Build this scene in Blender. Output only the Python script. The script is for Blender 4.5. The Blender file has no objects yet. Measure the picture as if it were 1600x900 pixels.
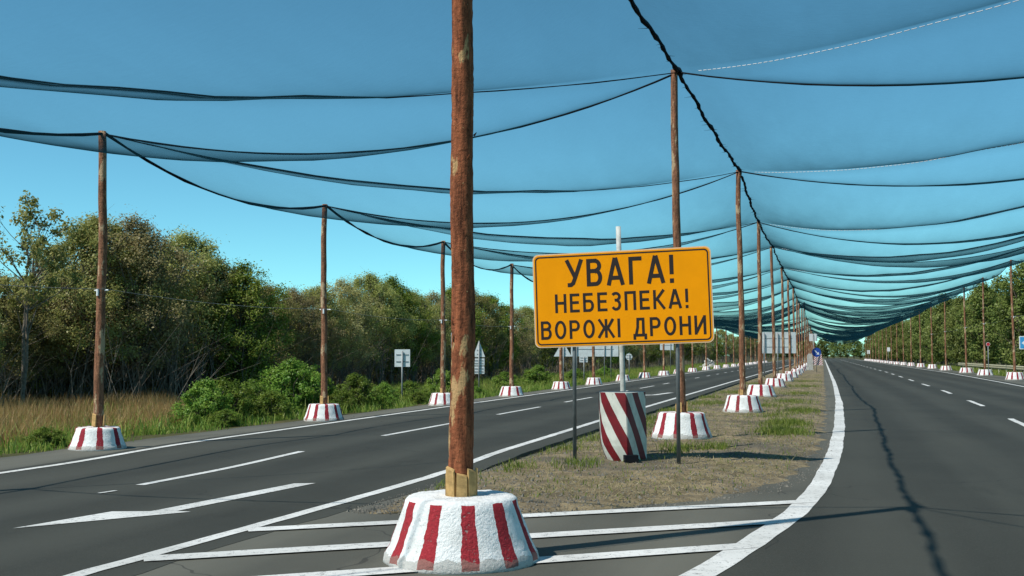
import bpy, math, random
import numpy as np
from mathutils import Vector

sc = bpy.context.scene
R = math.radians
rng = np.random.default_rng(7)
random.seed(7)

# ------------------------------------------------------------------ camera
# world: +Y runs along the road, +X to its right; the camera stands at the origin, 1.6 m up
F, HZ, CAMH = 1700.0, 555.0, 1.6
YAW = math.atan(485 / F)
PITCH = math.atan((HZ - 450) / F)
cd = bpy.data.cameras.new('camera')
cam = bpy.data.objects.new('camera', cd)
sc.collection.objects.link(cam)
cd.sensor_width = 36.0
cd.lens = F / 1600 * 36.0
cd.clip_start = 0.1
cd.clip_end = 4000
cam.location = (0, 0, CAMH)
cam.rotation_euler = (math.pi / 2 + PITCH, 0, YAW)
sc.camera = cam

# ------------------------------------------------------------------ light
SUN_TO = Vector((-3.61, -4.05, 6.75)).normalized()
SUN_EL = math.asin(SUN_TO.z)
SUN_AZ = math.atan2(SUN_TO.x, SUN_TO.y)
w = bpy.data.worlds.new('World')
sc.world = w
w.use_nodes = True
wn = w.node_tree.nodes
wl = w.node_tree.links
bg = wn['Background']
sky = wn.new('ShaderNodeTexSky')
sky.sky_type = 'NISHITA'
sky.sun_disc = False
sky.sun_elevation = SUN_EL
sky.sun_rotation = SUN_AZ
sky.altitude = 50
sky.air_density = 0.7
sky.dust_density = 0.1
sky.ozone_density = 1.0
tint = wn.new('ShaderNodeMix')          # the photograph's cool white balance, the same over the whole sky
tint.data_type = 'RGBA'
tint.blend_type = 'MULTIPLY'
tint.inputs[0].default_value = 1.0
tint.inputs[7].default_value = (.50, .975, .92, 1)
wl.new(sky.outputs[0], tint.inputs[6])
wl.new(tint.outputs[2], bg.inputs[0])
bg.inputs[1].default_value = 0.15
sl = bpy.data.lights.new('sun', 'SUN')
sl.energy = 5.0
sl.angle = R(0.53)
sl.color = (1.0, 0.955, 0.88)
so = bpy.data.objects.new('sun', sl)
sc.collection.objects.link(so)
so.rotation_euler = (-SUN_TO).to_track_quat('-Z', 'Y').to_euler()
sc.view_settings.view_transform = 'Standard'
sc.view_settings.look = 'None'
sc.view_settings.exposure = 0.12
sc.view_settings.gamma = 1.0
sc.view_settings.use_curve_mapping = False
sc.cycles.transparent_max_bounces = 48
sc.cycles.max_bounces = 8

# ------------------------------------------------------------------ helpers
CY, SY = math.cos(YAW), math.sin(YAW)


def c2w(X, Y):
    """camera-frame ground coordinates (right, forward) -> world x, y"""
    return X * CY - Y * SY, X * SY + Y * CY


def ray(px, py):
    a, b = (px - 800) / F, (450 - py) / F
    return a, math.cos(PITCH) - b * math.sin(PITCH), math.sin(PITCH) + b * math.cos(PITCH)


def G(px, py, z=0.0):
    """the ground point seen at a pixel"""
    a, dy, dz = ray(px, py)
    t = (z - CAMH) / dz
    return c2w(a * t, dy * t)


def AT(px, py, Y):
    """the point seen at a pixel at forward distance Y"""
    a, dy, dz = ray(px, py)
    t = Y / dy
    x, y = c2w(a * t, Y)
    return x, y, CAMH + dz * t


def onlat(px, d):
    """forward distance at which the pixel column meets the line x = d along the road"""
    ang = math.atan((px - 800) / F) - YAW
    rr = d / math.sin(ang)
    return rr * math.cos(ang + YAW)


def T(d, s):
    """survey table (lateral, along) -> world x, y"""
    return 1.0314 * d, 1.3184 * s - .2172 * d


class MB:
    def __init__(self):
        self.v, self.f, self.m = [], [], []

    def add(self, vs, fs, mi=0):
        o = len(self.v)
        self.v += [tuple(p) for p in vs]
        self.f += [tuple(i + o for i in f) for f in fs]
        self.m += [mi] * len(fs)
        return self

    def box(self, c, s, rz=0.0, mi=0):
        x, y, z = [k / 2 for k in s]
        ca, sa = math.cos(rz), math.sin(rz)
        vs = []
        for dz in (-z, z):
            for dx, dy in ((-x, -y), (x, -y), (x, y), (-x, y)):
                vs.append((c[0] + dx * ca - dy * sa, c[1] + dx * sa + dy * ca, c[2] + dz))
        return self.add(vs, [(3, 2, 1, 0), (4, 5, 6, 7), (0, 1, 5, 4), (1, 2, 6, 5), (2, 3, 7, 6), (3, 0, 4, 7)], mi)

    def tube(self, pts, rad, n=8, cap=True, jit=0.0):
        pts = [Vector(p) for p in pts]
        if not hasattr(rad, '__len__'):
            rad = [rad] * len(pts)
        vs, fs = [], []
        up = None
        for i, p in enumerate(pts):
            t = (pts[min(i + 1, len(pts) - 1)] - pts[max(i - 1, 0)]).normalized()
            if up is None:
                up = Vector((1, 0, 0)) if abs(t.x) < .8 else Vector((0, 1, 0))
            a = (up - t * up.dot(t)).normalized()
            b = t.cross(a)
            up = a
            for k in range(n):
                th = 2 * math.pi * k / n
                q = rad[i] * (1 + (random.uniform(-jit, jit) if jit else 0))
                vs.append(p + (a * math.cos(th) + b * math.sin(th)) * q)
        for i in range(len(pts) - 1):
            for k in range(n):
                k2 = (k + 1) % n
                fs.append((i * n + k, i * n + k2, (i + 1) * n + k2, (i + 1) * n + k))
        if cap:
            fs.append(tuple(range(n - 1, -1, -1)))
            o = (len(pts) - 1) * n
            fs.append(tuple(o + k for k in range(n)))
        return self.add(vs, fs)

    def mesh(self, name, mats, smooth=False):
        me = bpy.data.meshes.new(name)
        me.from_pydata(self.v, [], self.f)
        for m in (mats if isinstance(mats, (list, tuple)) else [mats]):
            me.materials.append(m)
        if any(self.m):
            me.polygons.foreach_set('material_index', self.m)
        if smooth:
            me.polygons.foreach_set('use_smooth', [True] * len(self.f))
        me.update()
        return me


def link(name, me, parent=None, loc=(0, 0, 0), rot=(0, 0, 0), scale=(1, 1, 1)):
    o = bpy.data.objects.new(name, me)
    sc.collection.objects.link(o)
    o.location, o.rotation_euler, o.scale = loc, rot, scale
    o.parent = parent
    return o


def thing(name, label, cat, loc=(0, 0, 0), rot=(0, 0, 0), group=None, scale=(1, 1, 1)):
    return tag(link(name, None, None, loc, rot, scale), label, cat, group)


def tag(o, label, cat, group=None):
    o['label'], o['category'] = label, cat
    if group:
        o['group'] = group
    return o


def np_mesh(name, verts, k, mat, smooth=False, attr=None):
    """verts (n*k,3) -> n separate k-gons, made fast; attr: one float per face"""
    n = len(verts) // k
    me = bpy.data.meshes.new(name)
    me.vertices.add(n * k)
    me.vertices.foreach_set('co', np.ascontiguousarray(verts, dtype=np.float32).ravel())
    me.loops.add(n * k)
    me.loops.foreach_set('vertex_index', np.arange(n * k, dtype=np.int32))
    me.polygons.add(n)
    me.polygons.foreach_set('loop_start', np.arange(0, n * k, k, dtype=np.int32))
    me.update(calc_edges=True)
    me.materials.append(mat)
    if attr is not None:
        a = me.attributes.new('var', 'FLOAT', 'FACE')
        a.data.foreach_set('value', np.asarray(attr, dtype=np.float32))
    me.validate()
    return me


# ------------------------------------------------------------------ materials
class NT:
    """a short way to write node trees"""

    def __init__(self, name):
        self.m = bpy.data.materials.new(name)
        self.m.use_nodes = True
        self.t = self.m.node_tree
        self.n = self.t.nodes
        self.out = self.n['Material Output']
        self.p = self.n['Principled BSDF']

    def node(self, typ, **kw):
        n = self.n.new('ShaderNode' + typ)
        for k, v in kw.items():
            setattr(n, k, v)
        return n

    def set(self, sock, v):
        if hasattr(v, 'is_output'):
            self.t.links.new(v, sock)
        else:
            sock.default_value = v

    def math(self, op, a, b=0.0, c=0.0, clamp=False):
        n = self.node('Math', operation=op)
        n.use_clamp = clamp
        for s, v in zip(n.inputs, (a, b, c)):
            self.set(s, v)
        return n.outputs[0]

    def coord(self, kind='Object', scale=(1, 1, 1), loc=(0, 0, 0)):
        c = self.node('TexCoord').outputs[kind] if kind != 'World' else self.node('NewGeometry').outputs['Position']
        mp = self.node('Mapping')
        self.set(mp.inputs['Vector'], c)
        mp.inputs['Scale'].default_value = scale
        mp.inputs['Location'].default_value = loc
        return mp.outputs[0]

    def noise(self, vec, scale, detail=4, rough=.55, dist=0.0):
        n = self.node('TexNoise')
        self.set(n.inputs['Vector'], vec)
        n.inputs['Scale'].default_value = scale
        n.inputs['Detail'].default_value = detail
        n.inputs['Roughness'].default_value = rough
        n.inputs['Distortion'].default_value = dist
        return n.outputs[0]

    def ramp(self, fac, stops):
        n = self.node('ValToRGB')
        self.set(n.inputs[0], fac)
        e = n.color_ramp.elements
        while len(e) < len(stops):
            e.new(0.5)
        for el, (p, c) in zip(e, stops):
            el.position = p
            el.color = (*c, 1) if len(c) == 3 else c
        return n.outputs[0]

    def mix(self, fac, a, b, blend='MIX'):
        n = self.node('Mix', data_type='RGBA', blend_type=blend)
        self.set(n.inputs[0], fac)
        for s, v in ((n.inputs[6], a), (n.inputs[7], b)):
            self.set(s, (*v, 1) if isinstance(v, tuple) and len(v) == 3 else v)
        return n.outputs[2]

    def bump(self, h, strength=.3, dist=.02):
        n = self.node('Bump')
        n.inputs['Strength'].default_value = strength
        n.inputs['Distance'].default_value = dist
        self.set(n.inputs['Height'], h)
        self.t.links.new(n.outputs[0], self.p.inputs['Normal'])

    def col(self, c, rough=.7, spec=.3, metal=0.0):
        self.set(self.p.inputs['Base Color'], (*c, 1) if isinstance(c, tuple) and len(c) == 3 else c)
        self.set(self.p.inputs['Roughness'], rough)
        self.p.inputs['Specular IOR Level'].default_value = spec
        self.p.inputs['Metallic'].default_value = metal
        return self


def plain(name, c, rough=.6, spec=.3, metal=0.0, dirt=.25, scale=6.0):
    t = NT(name)
    v = t.coord('Object')
    n = t.noise(v, scale, 5)
    k = t.ramp(n, [(.35, tuple(x * (1 - dirt) for x in c)), (.65, c)])
    t.col(k, rough, spec, metal)
    return t.m


def asphalt(name, dark, light, patch):
    t = NT(name)
    v = t.coord('World')
    fine = t.noise(v, 90, 3, .7)
    mid = t.noise(v, 9, 4, .6)
    vs = t.coord('World', (1.3, .10, 1))
    streak = t.noise(vs, 1.0, 4, .6)
    big = t.noise(v, .35, 3, .6)
    a = t.ramp(fine, [(.3, tuple(x * .55 for x in dark)), (.55, dark), (.78, tuple(x * 2.0 for x in light))])
    b = t.mix(t.math('MULTIPLY', streak, patch), a, light)
    c = t.mix(t.ramp(big, [(.40, (0, 0, 0)), (.62, (.45, .45, .45))]), b, tuple(x * .72 for x in dark))
    c = t.mix(t.ramp(mid, [(.55, (0, 0, 0)), (.75, (.25, .25, .25))]), c, light)
    sp = t.node('SeparateXYZ')
    t.set(sp.inputs[0], v)
    wl_ = t.math('ADD', sp.outputs[0], t.math('MULTIPLY', t.noise(t.coord('World', (0, .05, 0)), 1.0, 2), .8))
    tr_ = t.math('ABSOLUTE', t.math('SINE', t.math('MULTIPLY', wl_, math.pi / 1.75)))
    c = t.mix(t.math('MULTIPLY', t.math('MULTIPLY', t.ramp(tr_, [(.45, (0, 0, 0)), (1.0, (1, 1, 1))]), streak), .75), c, tuple(x * 1.35 for x in light))
    stain = t.noise(t.coord('World', (.9, .28, 1)), .8, 5, .7)
    c = t.mix(t.ramp(stain, [(.60, (0, 0, 0)), (.74, (.55, .55, .55))]), c, tuple(x * .55 for x in dark))
    # thin wandering cracks
    vo = t.node('TexVoronoi', feature='DISTANCE_TO_EDGE')
    dv = t.node('Mapping')
    nn = t.node('TexNoise'); t.set(nn.inputs['Vector'], v); nn.inputs['Scale'].default_value = 1.2
    add = t.node('VectorMath', operation='ADD')
    t.set(add.inputs[0], v)
    t.set(add.inputs[1], nn.outputs['Color'])
    t.set(vo.inputs['Vector'], add.outputs[0])
    vo.inputs['Scale'].default_value = .22
    crack = t.math('LESS_THAN', vo.outputs['Distance'], .0022)
    gate = t.math('MULTIPLY', crack, t.math('GREATER_THAN', big, .5))
    c = t.mix(t.math('MULTIPLY', gate, .5), c, (.012, .012, .012))
    t.col(c, .88, .25)
    t.bump(fine, .35, .006)
    return t.m


M = {}
M['asphalt_new'] = asphalt('asphalt_new', (.036, .037, .0295), (.052, .053, .043), .7)
M['asphalt_old'] = asphalt('asphalt_old', (.076, .076, .062), (.118, .115, .092), .7)


def marking():
    t = NT('road_paint')
    v = t.coord('World')
    n = t.noise(v, 14, 6, .75)
    n2 = t.noise(v, 70, 3, .7)
    f = t.math('ADD', t.math('MULTIPLY', n, .6), t.math('MULTIPLY', n2, .4))
    wear = t.ramp(f, [(.38, (.9, .9, .9)), (.47, (0, 0, 0))])
    b = t.noise(v, 1.1, 3)
    c = t.ramp(b, [(.3, (.50, .50, .47)), (.7, (.70, .70, .67))])
    t.col(t.mix(wear, c, (.10, .10, .098)), .75, .3)
    return t.m


M['paint'] = marking()


def soil(name, stops, scale, bump=.8):
    t = NT(name)
    v = t.coord('World')
    a = t.noise(v, scale, 7, .68)
    f = t.noise(v, scale * 14, 4, .7)
    c = t.ramp(a, stops)
    c = t.mix(t.ramp(f, [(.35, (.55, .55, .55)), (.6, (0, 0, 0))]), c, (.028, .024, .018))
    c = t.mix(t.ramp(f, [(.62, (0, 0, 0)), (.8, (.7, .7, .7))]), c, (.27, .235, .17))
    t.col(c, .95, .1)
    t.bump(t.math('ADD', f, t.math('MULTIPLY', a, .5)), bump, .03)
    return t.m


M['terrain'] = soil('verge_soil', [(.3, (.040, .048, .016)), (.5, (.075, .075, .028)), (.7, (.13, .105, .05))], .6)
def median_soil():
    t = NT('median_soil')
    v = t.coord('World')
    big = t.noise(v, .45, 5, .7, .6)
    mid = t.noise(v, 2.6, 6, .7, .4)
    fine = t.noise(v, 26, 5, .75)
    c = t.ramp(mid, [(.30, (.12, .098, .064)), (.44, (.21, .166, .102)), (.60, (.34, .268, .16)), (.74, (.25, .20, .12))])
    c = t.mix(t.ramp(big, [(.38, (.8, .8, .8)), (.52, (0, 0, 0))]), c, (.110, .102, .084))
    c = t.mix(t.ramp(big, [(.55, (0, 0, 0)), (.68, (.55, .55, .55))]), c, (.17, .165, .070))
    c = t.mix(t.ramp(fine, [(.32, (.65, .65, .65)), (.47, (0, 0, 0))]), c, (.050, .044, .032))
    c = t.mix(t.ramp(fine, [(.60, (0, 0, 0)), (.74, (.75, .75, .75))]), c, (.40, .35, .25))
    t.col(c, .95, .1)
    t.bump(t.math('ADD', fine, mid), .9, .04)
    return t.m


M['median'] = median_soil()
M['stone'] = plain('gravel', (.22, .205, .175), .9, .2, dirt=.6, scale=40)


def bark(name, base, dark, tan, sat=1.0, amount=.62):
    t = NT(name)
    oi = t.node('ObjectInfo')
    c0 = t.node('TexCoord').outputs['Object']
    cm = t.node('CombineXYZ')
    t.set(cm.inputs[2], t.math('MULTIPLY', oi.outputs['Random'], 37.0))
    ad = t.node('VectorMath', operation='ADD')
    t.set(ad.inputs[0], c0)
    t.set(ad.inputs[1], cm.outputs[0])
    def mp(s):
        m = t.node('Mapping')
        t.set(m.inputs['Vector'], ad.outputs[0])
        m.inputs['Scale'].default_value = s
        return m.outputs[0]
    streak = t.noise(mp((16, 16, 2.2)), 1.6, 6, .7)
    flake = t.noise(mp((9, 9, 9)), 2.4, 5, .65)
    patch = t.noise(mp((5.5, 5.5, 1.5)), 1.3, 4, .6)
    c = t.ramp(streak, [(.30, dark), (.52, base), (.72, tuple(min(1, x * 1.7) for x in base))])
    c = t.mix(t.ramp(flake, [(.30, (.75, .75, .75)), (.45, (0, 0, 0))]), c, dark)
    c = t.mix(t.ramp(patch, [(amount, (0, 0, 0)), (amount + .035, (.9, .9, .9))]), c, tan)
    c = t.mix(t.ramp(flake, [(.66, (0, 0, 0)), (.70, (.8, .8, .8))]), c, tan)
    t.col(c, .9, .15)
    t.bump(t.math('ADD', streak, flake), .9, .02)
    return t.m


M['bark_near'] = bark('bark_near', (.27, .088, .040), (.055, .021, .012), (.50, .32, .15), amount=.61)
M['bark'] = bark('bark', (.25, .115, .064), (.065, .036, .024), (.46, .33, .20), amount=.55)
M['wedge'] = plain('fresh_wood', (.58, .36, .14), .75, .2, dirt=.45, scale=14)


def base_paint(name, count, phase, red=(.36, .025, .035), frac=.36):
    t = NT(name)
    oc = t.node('TexCoord').outputs['Object']
    s = t.node('SeparateXYZ')
    t.set(s.inputs[0], oc)
    n = t.noise(oc, 7, 4, .6)
    fine = t.noise(oc, 38, 5, .7)
    ang = t.math('ARCTAN2', s.outputs[1], s.outputs[0])
    a = t.math('ADD', t.math('MULTIPLY', ang, count / (2 * math.pi)), phase)
    a = t.math('ADD', a, t.math('MULTIPLY', t.math('SUBTRACT', n, .5), .16))
    a = t.math('ADD', a, t.math('MULTIPLY', t.math('SUBTRACT', fine, .5), .07))
    fr = t.math('FRACT', t.math('ADD', a, 100.0))
    st = t.math('LESS_THAN', fr, frac)
    st = t.math('MULTIPLY', st, t.math('GREATER_THAN', s.outputs[2], t.math('MULTIPLY', n, .05)))
    st = t.math('MULTIPLY', st, t.math('LESS_THAN', s.outputs[2], t.math('ADD', .462, t.math('MULTIPLY', n, .03))))
    white = t.ramp(n, [(.3, (.66, .66, .63)), (.55, (.80, .80, .78))])
    redc = t.ramp(fine, [(.3, tuple(x * .7 for x in red)), (.6, red), (.8, tuple(min(1, x * 1.3 + .04) for x in red))])
    c = t.mix(st, white, redc)
    chips = t.math('ADD', t.math('MULTIPLY', fine, .75), t.math('MULTIPLY', n, .25))
    c = t.mix(t.ramp(chips, [(.345, (.85, .85, .85)), (.395, (0, 0, 0))]), c, (.30, .28, .25))
    low = t.math('MULTIPLY', t.math('LESS_THAN', s.outputs[2], t.math('MULTIPLY', n, .17)), .5)
    c = t.mix(low, c, (.25, .225, .18))
    t.col(c, .8, .25)
    t.bump(t.math('ADD', fine, n), .75, .025)
    return t.m


M['base_near'] = base_paint('base_near', 11, .18, frac=.40)
M['base_a'] = base_paint('base_a', 8, .1, frac=.32, red=(.30, .022, .035))
M['base_b'] = base_paint('base_b', 10, .55, frac=.34, red=(.30, .022, .035))
M['base_c'] = base_paint('base_c', 9, .8, frac=.30, red=(.26, .03, .04))


def net_mat():
    """sheer woven net: the flatter a ray strikes it, the more thread it meets"""
    t = NT('sheer_net')
    g = t.node('NewGeometry')
    d = t.node('VectorMath', operation='DOT_PRODUCT')
    t.set(d.inputs[0], g.outputs['Normal'])
    t.set(d.inputs[1], g.outputs['Incoming'])
    cs = t.math('MAXIMUM', t.math('ABSOLUTE', d.outputs['Value']), .02)
    v = t.coord('World', (1, .25, 1))
    n = t.noise(v, 1.6, 4, .6)
    weave = t.noise(t.coord('World', (7, 26, 7)), 1.0, 3, .7)
    keep = t.math('SUBTRACT', .957, t.math('MULTIPLY', n, .045))
    keep = t.math('SUBTRACT', keep, t.math('MULTIPLY', weave, .034))
    al = t.math('SUBTRACT', 1.0, t.math('POWER', keep, t.math('DIVIDE', 1.0, cs)), clamp=True)
    tr = t.node('BsdfTransparent')
    df = t.node('BsdfDiffuse')
    df.inputs[0].default_value = (.004, .009, .012, 1)
    tl = t.node('BsdfTranslucent')
    tl.inputs[0].default_value = (.005, .034, .050, 1)
    m1 = t.node('MixShader')
    m1.inputs[0].default_value = .5
    t.t.links.new(df.outputs[0], m1.inputs[1])
    t.t.links.new(tl.outputs[0], m1.inputs[2])
    m2 = t.node('MixShader')
    t.set(m2.inputs[0], al)
    t.t.links.new(tr.outputs[0], m2.inputs[1])
    t.t.links.new(m1.outputs[0], m2.inputs[2])
    t.t.links.new(m2.outputs[0], t.out.inputs[0])
    return t.m


M['net'] = net_mat()
M['rope'] = plain('black_rope', (.012, .013, .016), .95, .1)
M['white_rope'] = plain('white_rope', (.80, .82, .82), .9, .1)
M['galv'] = plain('galvanised', (.30, .32, .32), .55, .4, .3, dirt=.3, scale=9)
M['dark_steel'] = plain('dark_steel', (.16, .175, .175), .55, .4, .3, dirt=.35, scale=9)
M['sign_back'] = plain('sign_back', (.66, .71, .71), .55, .4, .0, dirt=.18, scale=4)
M['white_post'] = plain('white_post', (.56, .57, .53), .7, .3, dirt=.35, scale=10)
M['amber'] = plain('amber_sheet', (.88, .312, .002), .8, .08, dirt=.07, scale=3)
M['sign_black'] = plain('sign_black', (.022, .014, .012), .6, .3)
M['peach'] = plain('peach_rim', (.74, .50, .30), .6, .3, dirt=.1)
M['blue'] = plain('sign_blue', (.02, .07, .36), .5, .4, dirt=.1)
M['light_blue'] = plain('sign_light_blue', (.05, .32, .62), .5, .4, dirt=.1)
M['white'] = plain('sign_white', (.76, .78, .78), .55, .35, dirt=.08)
M['red'] = plain('sign_red', (.45, .03, .04), .55, .35, dirt=.15)
M['concrete'] = plain('concrete', (.50, .49, .45), .9, .2, dirt=.35, scale=12)
M['rail'] = plain('rail', (.46, .43, .28), .7, .3, dirt=.3, scale=5)


def leaf(name, a, b, c, trans=.45):
    t = NT(name)
    at = t.node('Attribute', attribute_name='var')
    oi = t.node('ObjectInfo')
    k = t.ramp(at.outputs['Fac'], [(0.0, a), (.5, b), (1.0, c)])
    hs = t.node('HueSaturation')
    t.set(hs.inputs['Color'], k)
    t.set(hs.inputs['Hue'], t.math('ADD', .478, t.math('MULTIPLY', oi.outputs['Random'], .035)))
    t.set(hs.inputs['Value'], t.math('ADD', .72, t.math('MULTIPLY', oi.outputs['Random'], .5)))
    df = t.node('BsdfDiffuse')
    tl = t.node('BsdfTranslucent')
    t.set(df.inputs[0], hs.outputs[0])
    t.set(tl.inputs[0], hs.outputs[0])
    gl = t.node('BsdfGlossy')
    gl.inputs['Roughness'].default_value = .45
    gl.inputs['Color'].default_value = (.5, .5, .5, 1)
    m = t.node('MixShader')
    m.inputs[0].default_value = trans
    t.t.links.new(df.outputs[0], m.inputs[1])
    t.t.links.new(tl.outputs[0], m.inputs[2])
    m2 = t.node('MixShader')
    m2.inputs[0].default_value = .025
    t.t.links.new(m.outputs[0], m2.inputs[1])
    t.t.links.new(gl.outputs[0], m2.inputs[2])
    t.t.links.new(m2.outputs[0], t.out.inputs[0])
    return t.m


M['leaf_olive'] = leaf('leaf_olive', (.19, .205, .056), (.30, .305, .088), (.43, .405, .145))
M['leaf_brown'] = leaf('leaf_brown', (.235, .22, .082), (.36, .325, .13), (.48, .43, .20))
M['leaf_green'] = leaf('leaf_green', (.105, .175, .026), (.185, .26, .036), (.28, .32, .06))
M['leaf_dark'] = leaf('leaf_dark', (.030, .050, .020), (.048, .072, .026), (.080, .10, .040))
M['leaf_bush'] = leaf('leaf_bush', (.08, .165, .025), (.155, .265, .038), (.30, .39, .066))
M['grass'] = leaf('grass_blades', (.10, .18, .026), (.18, .28, .042), (.34, .36, .09), .4)
M['leaf_wood'] = leaf('leaf_wood', (.12, .165, .040), (.19, .235, .058), (.28, .31, .09))
M['reed'] = leaf('dry_reed', (.25, .16, .055), (.42, .28, .10), (.56, .40, .18), .4)
M['straw'] = leaf('straw', (.14, .12, .060), (.30, .25, .13), (.52, .44, .26), .3)
M['trunk'] = plain('tree_bark', (.14, .118, .092), .95, .1, dirt=.5, scale=9)
M['trunk_pale'] = plain('tree_bark_pale', (.22, .19, .155), .95, .1, dirt=.5, scale=9)

# ------------------------------------------------------------------ the ground and the roads


def hnoise(x, y):
    return (np.sin(x * 1.7 + 1.3 * np.sin(y * .9)) * np.sin(y * 1.3 + np.sin(x * .7)) * .5
            + np.sin(x * 4.1 + y * 2.3) * np.sin(y * 3.7 - x * 1.9) * .25
            + np.sin(x * 9.3 - y * 7.1) * np.sin(y * 8.9 + x * 5.3) * .12)


def terrain_h(x, y):
    x = np.asarray(x, dtype=float)
    y = np.asarray(y, dtype=float)
    l = np.clip((-12.65 - x) / 3.0, 0, 1)
    r = np.clip((x - 13.3) / 3.0, 0, 1)
    b = np.maximum(l, r)
    return -.03 - .20 * b * b * (3 - 2 * b) + b * .07 * hnoise(x * .8, y * .8)


def grid_mesh(name, xs, ys, hf, mat):
    X, Y = np.meshgrid(xs, ys)
    Z = hf(X, Y)
    v = np.stack([X, Y, Z], -1).reshape(-1, 3)
    nx, ny = len(xs), len(ys)
    i = np.arange(ny - 1)[:, None] * nx + np.arange(nx - 1)[None, :]
    f = np.stack([i, i + 1, i + nx + 1, i + nx], -1).reshape(-1, 4)
    me = bpy.data.meshes.new(name)
    me.from_pydata(v.tolist(), [], f.tolist())
    me.materials.append(mat)
    me.polygons.foreach_set('use_smooth', [True] * len(f))
    me.update()
    return me


def struct(o):
    o['kind'] = 'structure'
    return o


xs = np.concatenate([[-1500, -700, -300, -120, -70], np.arange(-45, -12, 1.0), [-12.65, -6, 0, 6, 13.3], np.arange(13.5, 45, 1.5), [70, 120, 300, 700, 1500]])
ys = np.concatenate([[-400, -120, -40], np.arange(-10, 60, 1.0), np.arange(60, 200, 5.0), [220, 260, 320, 420, 600, 1000, 2500]])
struct(link('ground', grid_mesh('ground', xs, ys, terrain_h, M['terrain'])))


def interp(tab):
    a = np.array([T(d, s)[::-1] for s, d in tab])
    return lambda s: np.interp(s, a[:, 0], a[:, 1])


left_line = interp([(-20, -10.35), (7, -10.4), (20, -10.5), (60, -10.7), (400, -10.7)])
left_road_r = interp([(-20, -4.75), (6, -4.70), (9, -4.42), (400, -4.42)])
right_line = interp([(-20, -6.0), (0, -2.5), (4, -1.42), (6.08, -.84), (7.17, -.58), (8.79, -.27), (9.8, -.14), (11.21, -.02), (14.14, .15), (19.05, .31), (29.13, .48), (48, .58), (400, .58)])
right_dash = interp([(0, 3.2), (21, 4.24), (29, 4.66), (40, 5.0), (82, 5.55), (400, 5.6)])
right_edge = interp([(0, 7.8), (48, 9.5), (61, 9.95), (84, 10.55), (400, 10.7)])


def zleft(s):
    """the left carriageway lies a little higher than the median's edge"""
    k = min(1.0, max(0.0, (s - 13.2) / 4.0))
    return .004 + .055 * k * k * (3 - 2 * k)


def strip(name, fa, fb, s0, s1, z, mat, n=200, rough=0.0):
    ss = s0 + (s1 - s0) * np.linspace(0, 1, n) ** 1.7
    mb = MB()
    vs, fs = [], []
    for i, s in enumerate(ss):
        ja = rough * math.sin(s * 5.1 + math.sin(s * 13)) if rough else 0
        jb = rough * math.sin(s * 4.3 + 2 + math.sin(s * 11)) if rough else 0
        if callable(z):
            a, b = float(fa(s)) + ja, float(fb(s)) + jb
            vs += [(a - .15, s, -.01), (a, s, z(s)), (b, s, z(s)), (b + .015, s, -.01)]
            if i:
                k = 4 * i
                fs += [(k - 4 + q, k - 3 + q, k + 1 + q, k + q) for q in range(3)]
            continue
        vs += [(float(fa(s)) + ja, s, z), (float(fb(s)) + jb, s, z)]
        if i:
            k = 2 * i
            fs.append((k - 2, k - 1, k + 1, k))
    mb.add(vs, fs)
    return mb.mesh(name, mat)


const = lambda c: (lambda s: c)
struct(link('road_shoulder', strip('road_shoulder', const(-12.4), const(13.1), -30, 600, 0.0, M['asphalt_old'], 300, .10)))
struct(link('left_road', strip('left_road', lambda s: left_line(s) - .28, left_road_r, -30, 600, zleft, M['asphalt_new'], 700, .02)))
struct(link('right_road', strip('right_road', lambda s: right_line(s) - .10, lambda s: right_edge(s) + .5, -30, 600, .005, M['asphalt_new'], 300, .008)))

# painted lines
ZP = .010
ZL = lambda s: zleft(s) + .006


def mark(mb, line, wd, s0, s1, step=.6, z=ZP):
    n = max(2, int((s1 - s0) / step) + 1)
    ss = np.linspace(s0, s1, n)
    vs, fs = [], []
    for i, s in enumerate(ss):
        c = float(line(s))
        e = (float(line(s + .05)) - float(line(s - .05))) / .1
        q = wd / 2 * math.sqrt(1 + e * e)
        j = .006 * math.sin(s * 23) + .004 * math.sin(s * 57)
        zz = z(s) if callable(z) else z
        vs += [(c - q + j, s, zz), (c + q + j, s, zz)]
        if i:
            k = 2 * i
            fs.append((k - 2, k - 1, k + 1, k))
    mb.add(vs, fs)


lm = MB()
mark(lm, left_line, .14, -10, 40, .5, ZL)
mark(lm, left_line, .14, 40, 400, 5, ZL)
struct(link('edge_line_left', lm.mesh('edge_line', M['paint'])))
lm = MB()
lr_line = interp([(0, -5.2), (4.44, -5.07), (6.2, -4.97), (8, -4.88), (10, -4.82), (18.8, -4.94), (30, -4.95), (400, -4.95)])
mark(lm, lr_line, .15, 1, 40, .4, ZL)
mark(lm, lr_line, .15, 40, 400, 5, ZL)
struct(link('edge_line_median', lm.mesh('edge_line', M['paint'])))
lm = MB()
mark(lm, right_line, .235, 1, 40, .25)
mark(lm, right_line, .20, 40, 400, 5)
struct(link('edge_line_gore', lm.mesh('edge_line', M['paint'])))
lm = MB()
mark(lm, right_edge, .15, 5, 60, 1)
mark(lm, right_edge, .15, 60, 400, 5)
struct(link('edge_line_right', lm.mesh('edge_line', M['paint'])))
road_dash = []
for k in range(46):
    s = 11.72 + 7.74 * k
    lm = MB()
    mark(lm, const(-8.1 - .02 * min(k, 20)), .12, s, s + (4.35 if s < 55 else 2.4), .5, ZL)
    road_dash.append(link('lane_dash', lm.mesh('lane_dash', M['paint'])))
for k in range(34):
    s = 25.4 + 11.6 * (k - 1)
    lm = MB()
    mark(lm, right_dash, .15, s, s + 4.5, .5)
    road_dash.append(link('lane_dash', lm.mesh('lane_dash', M['paint'])))
for o in road_dash:
    struct(o)


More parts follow.
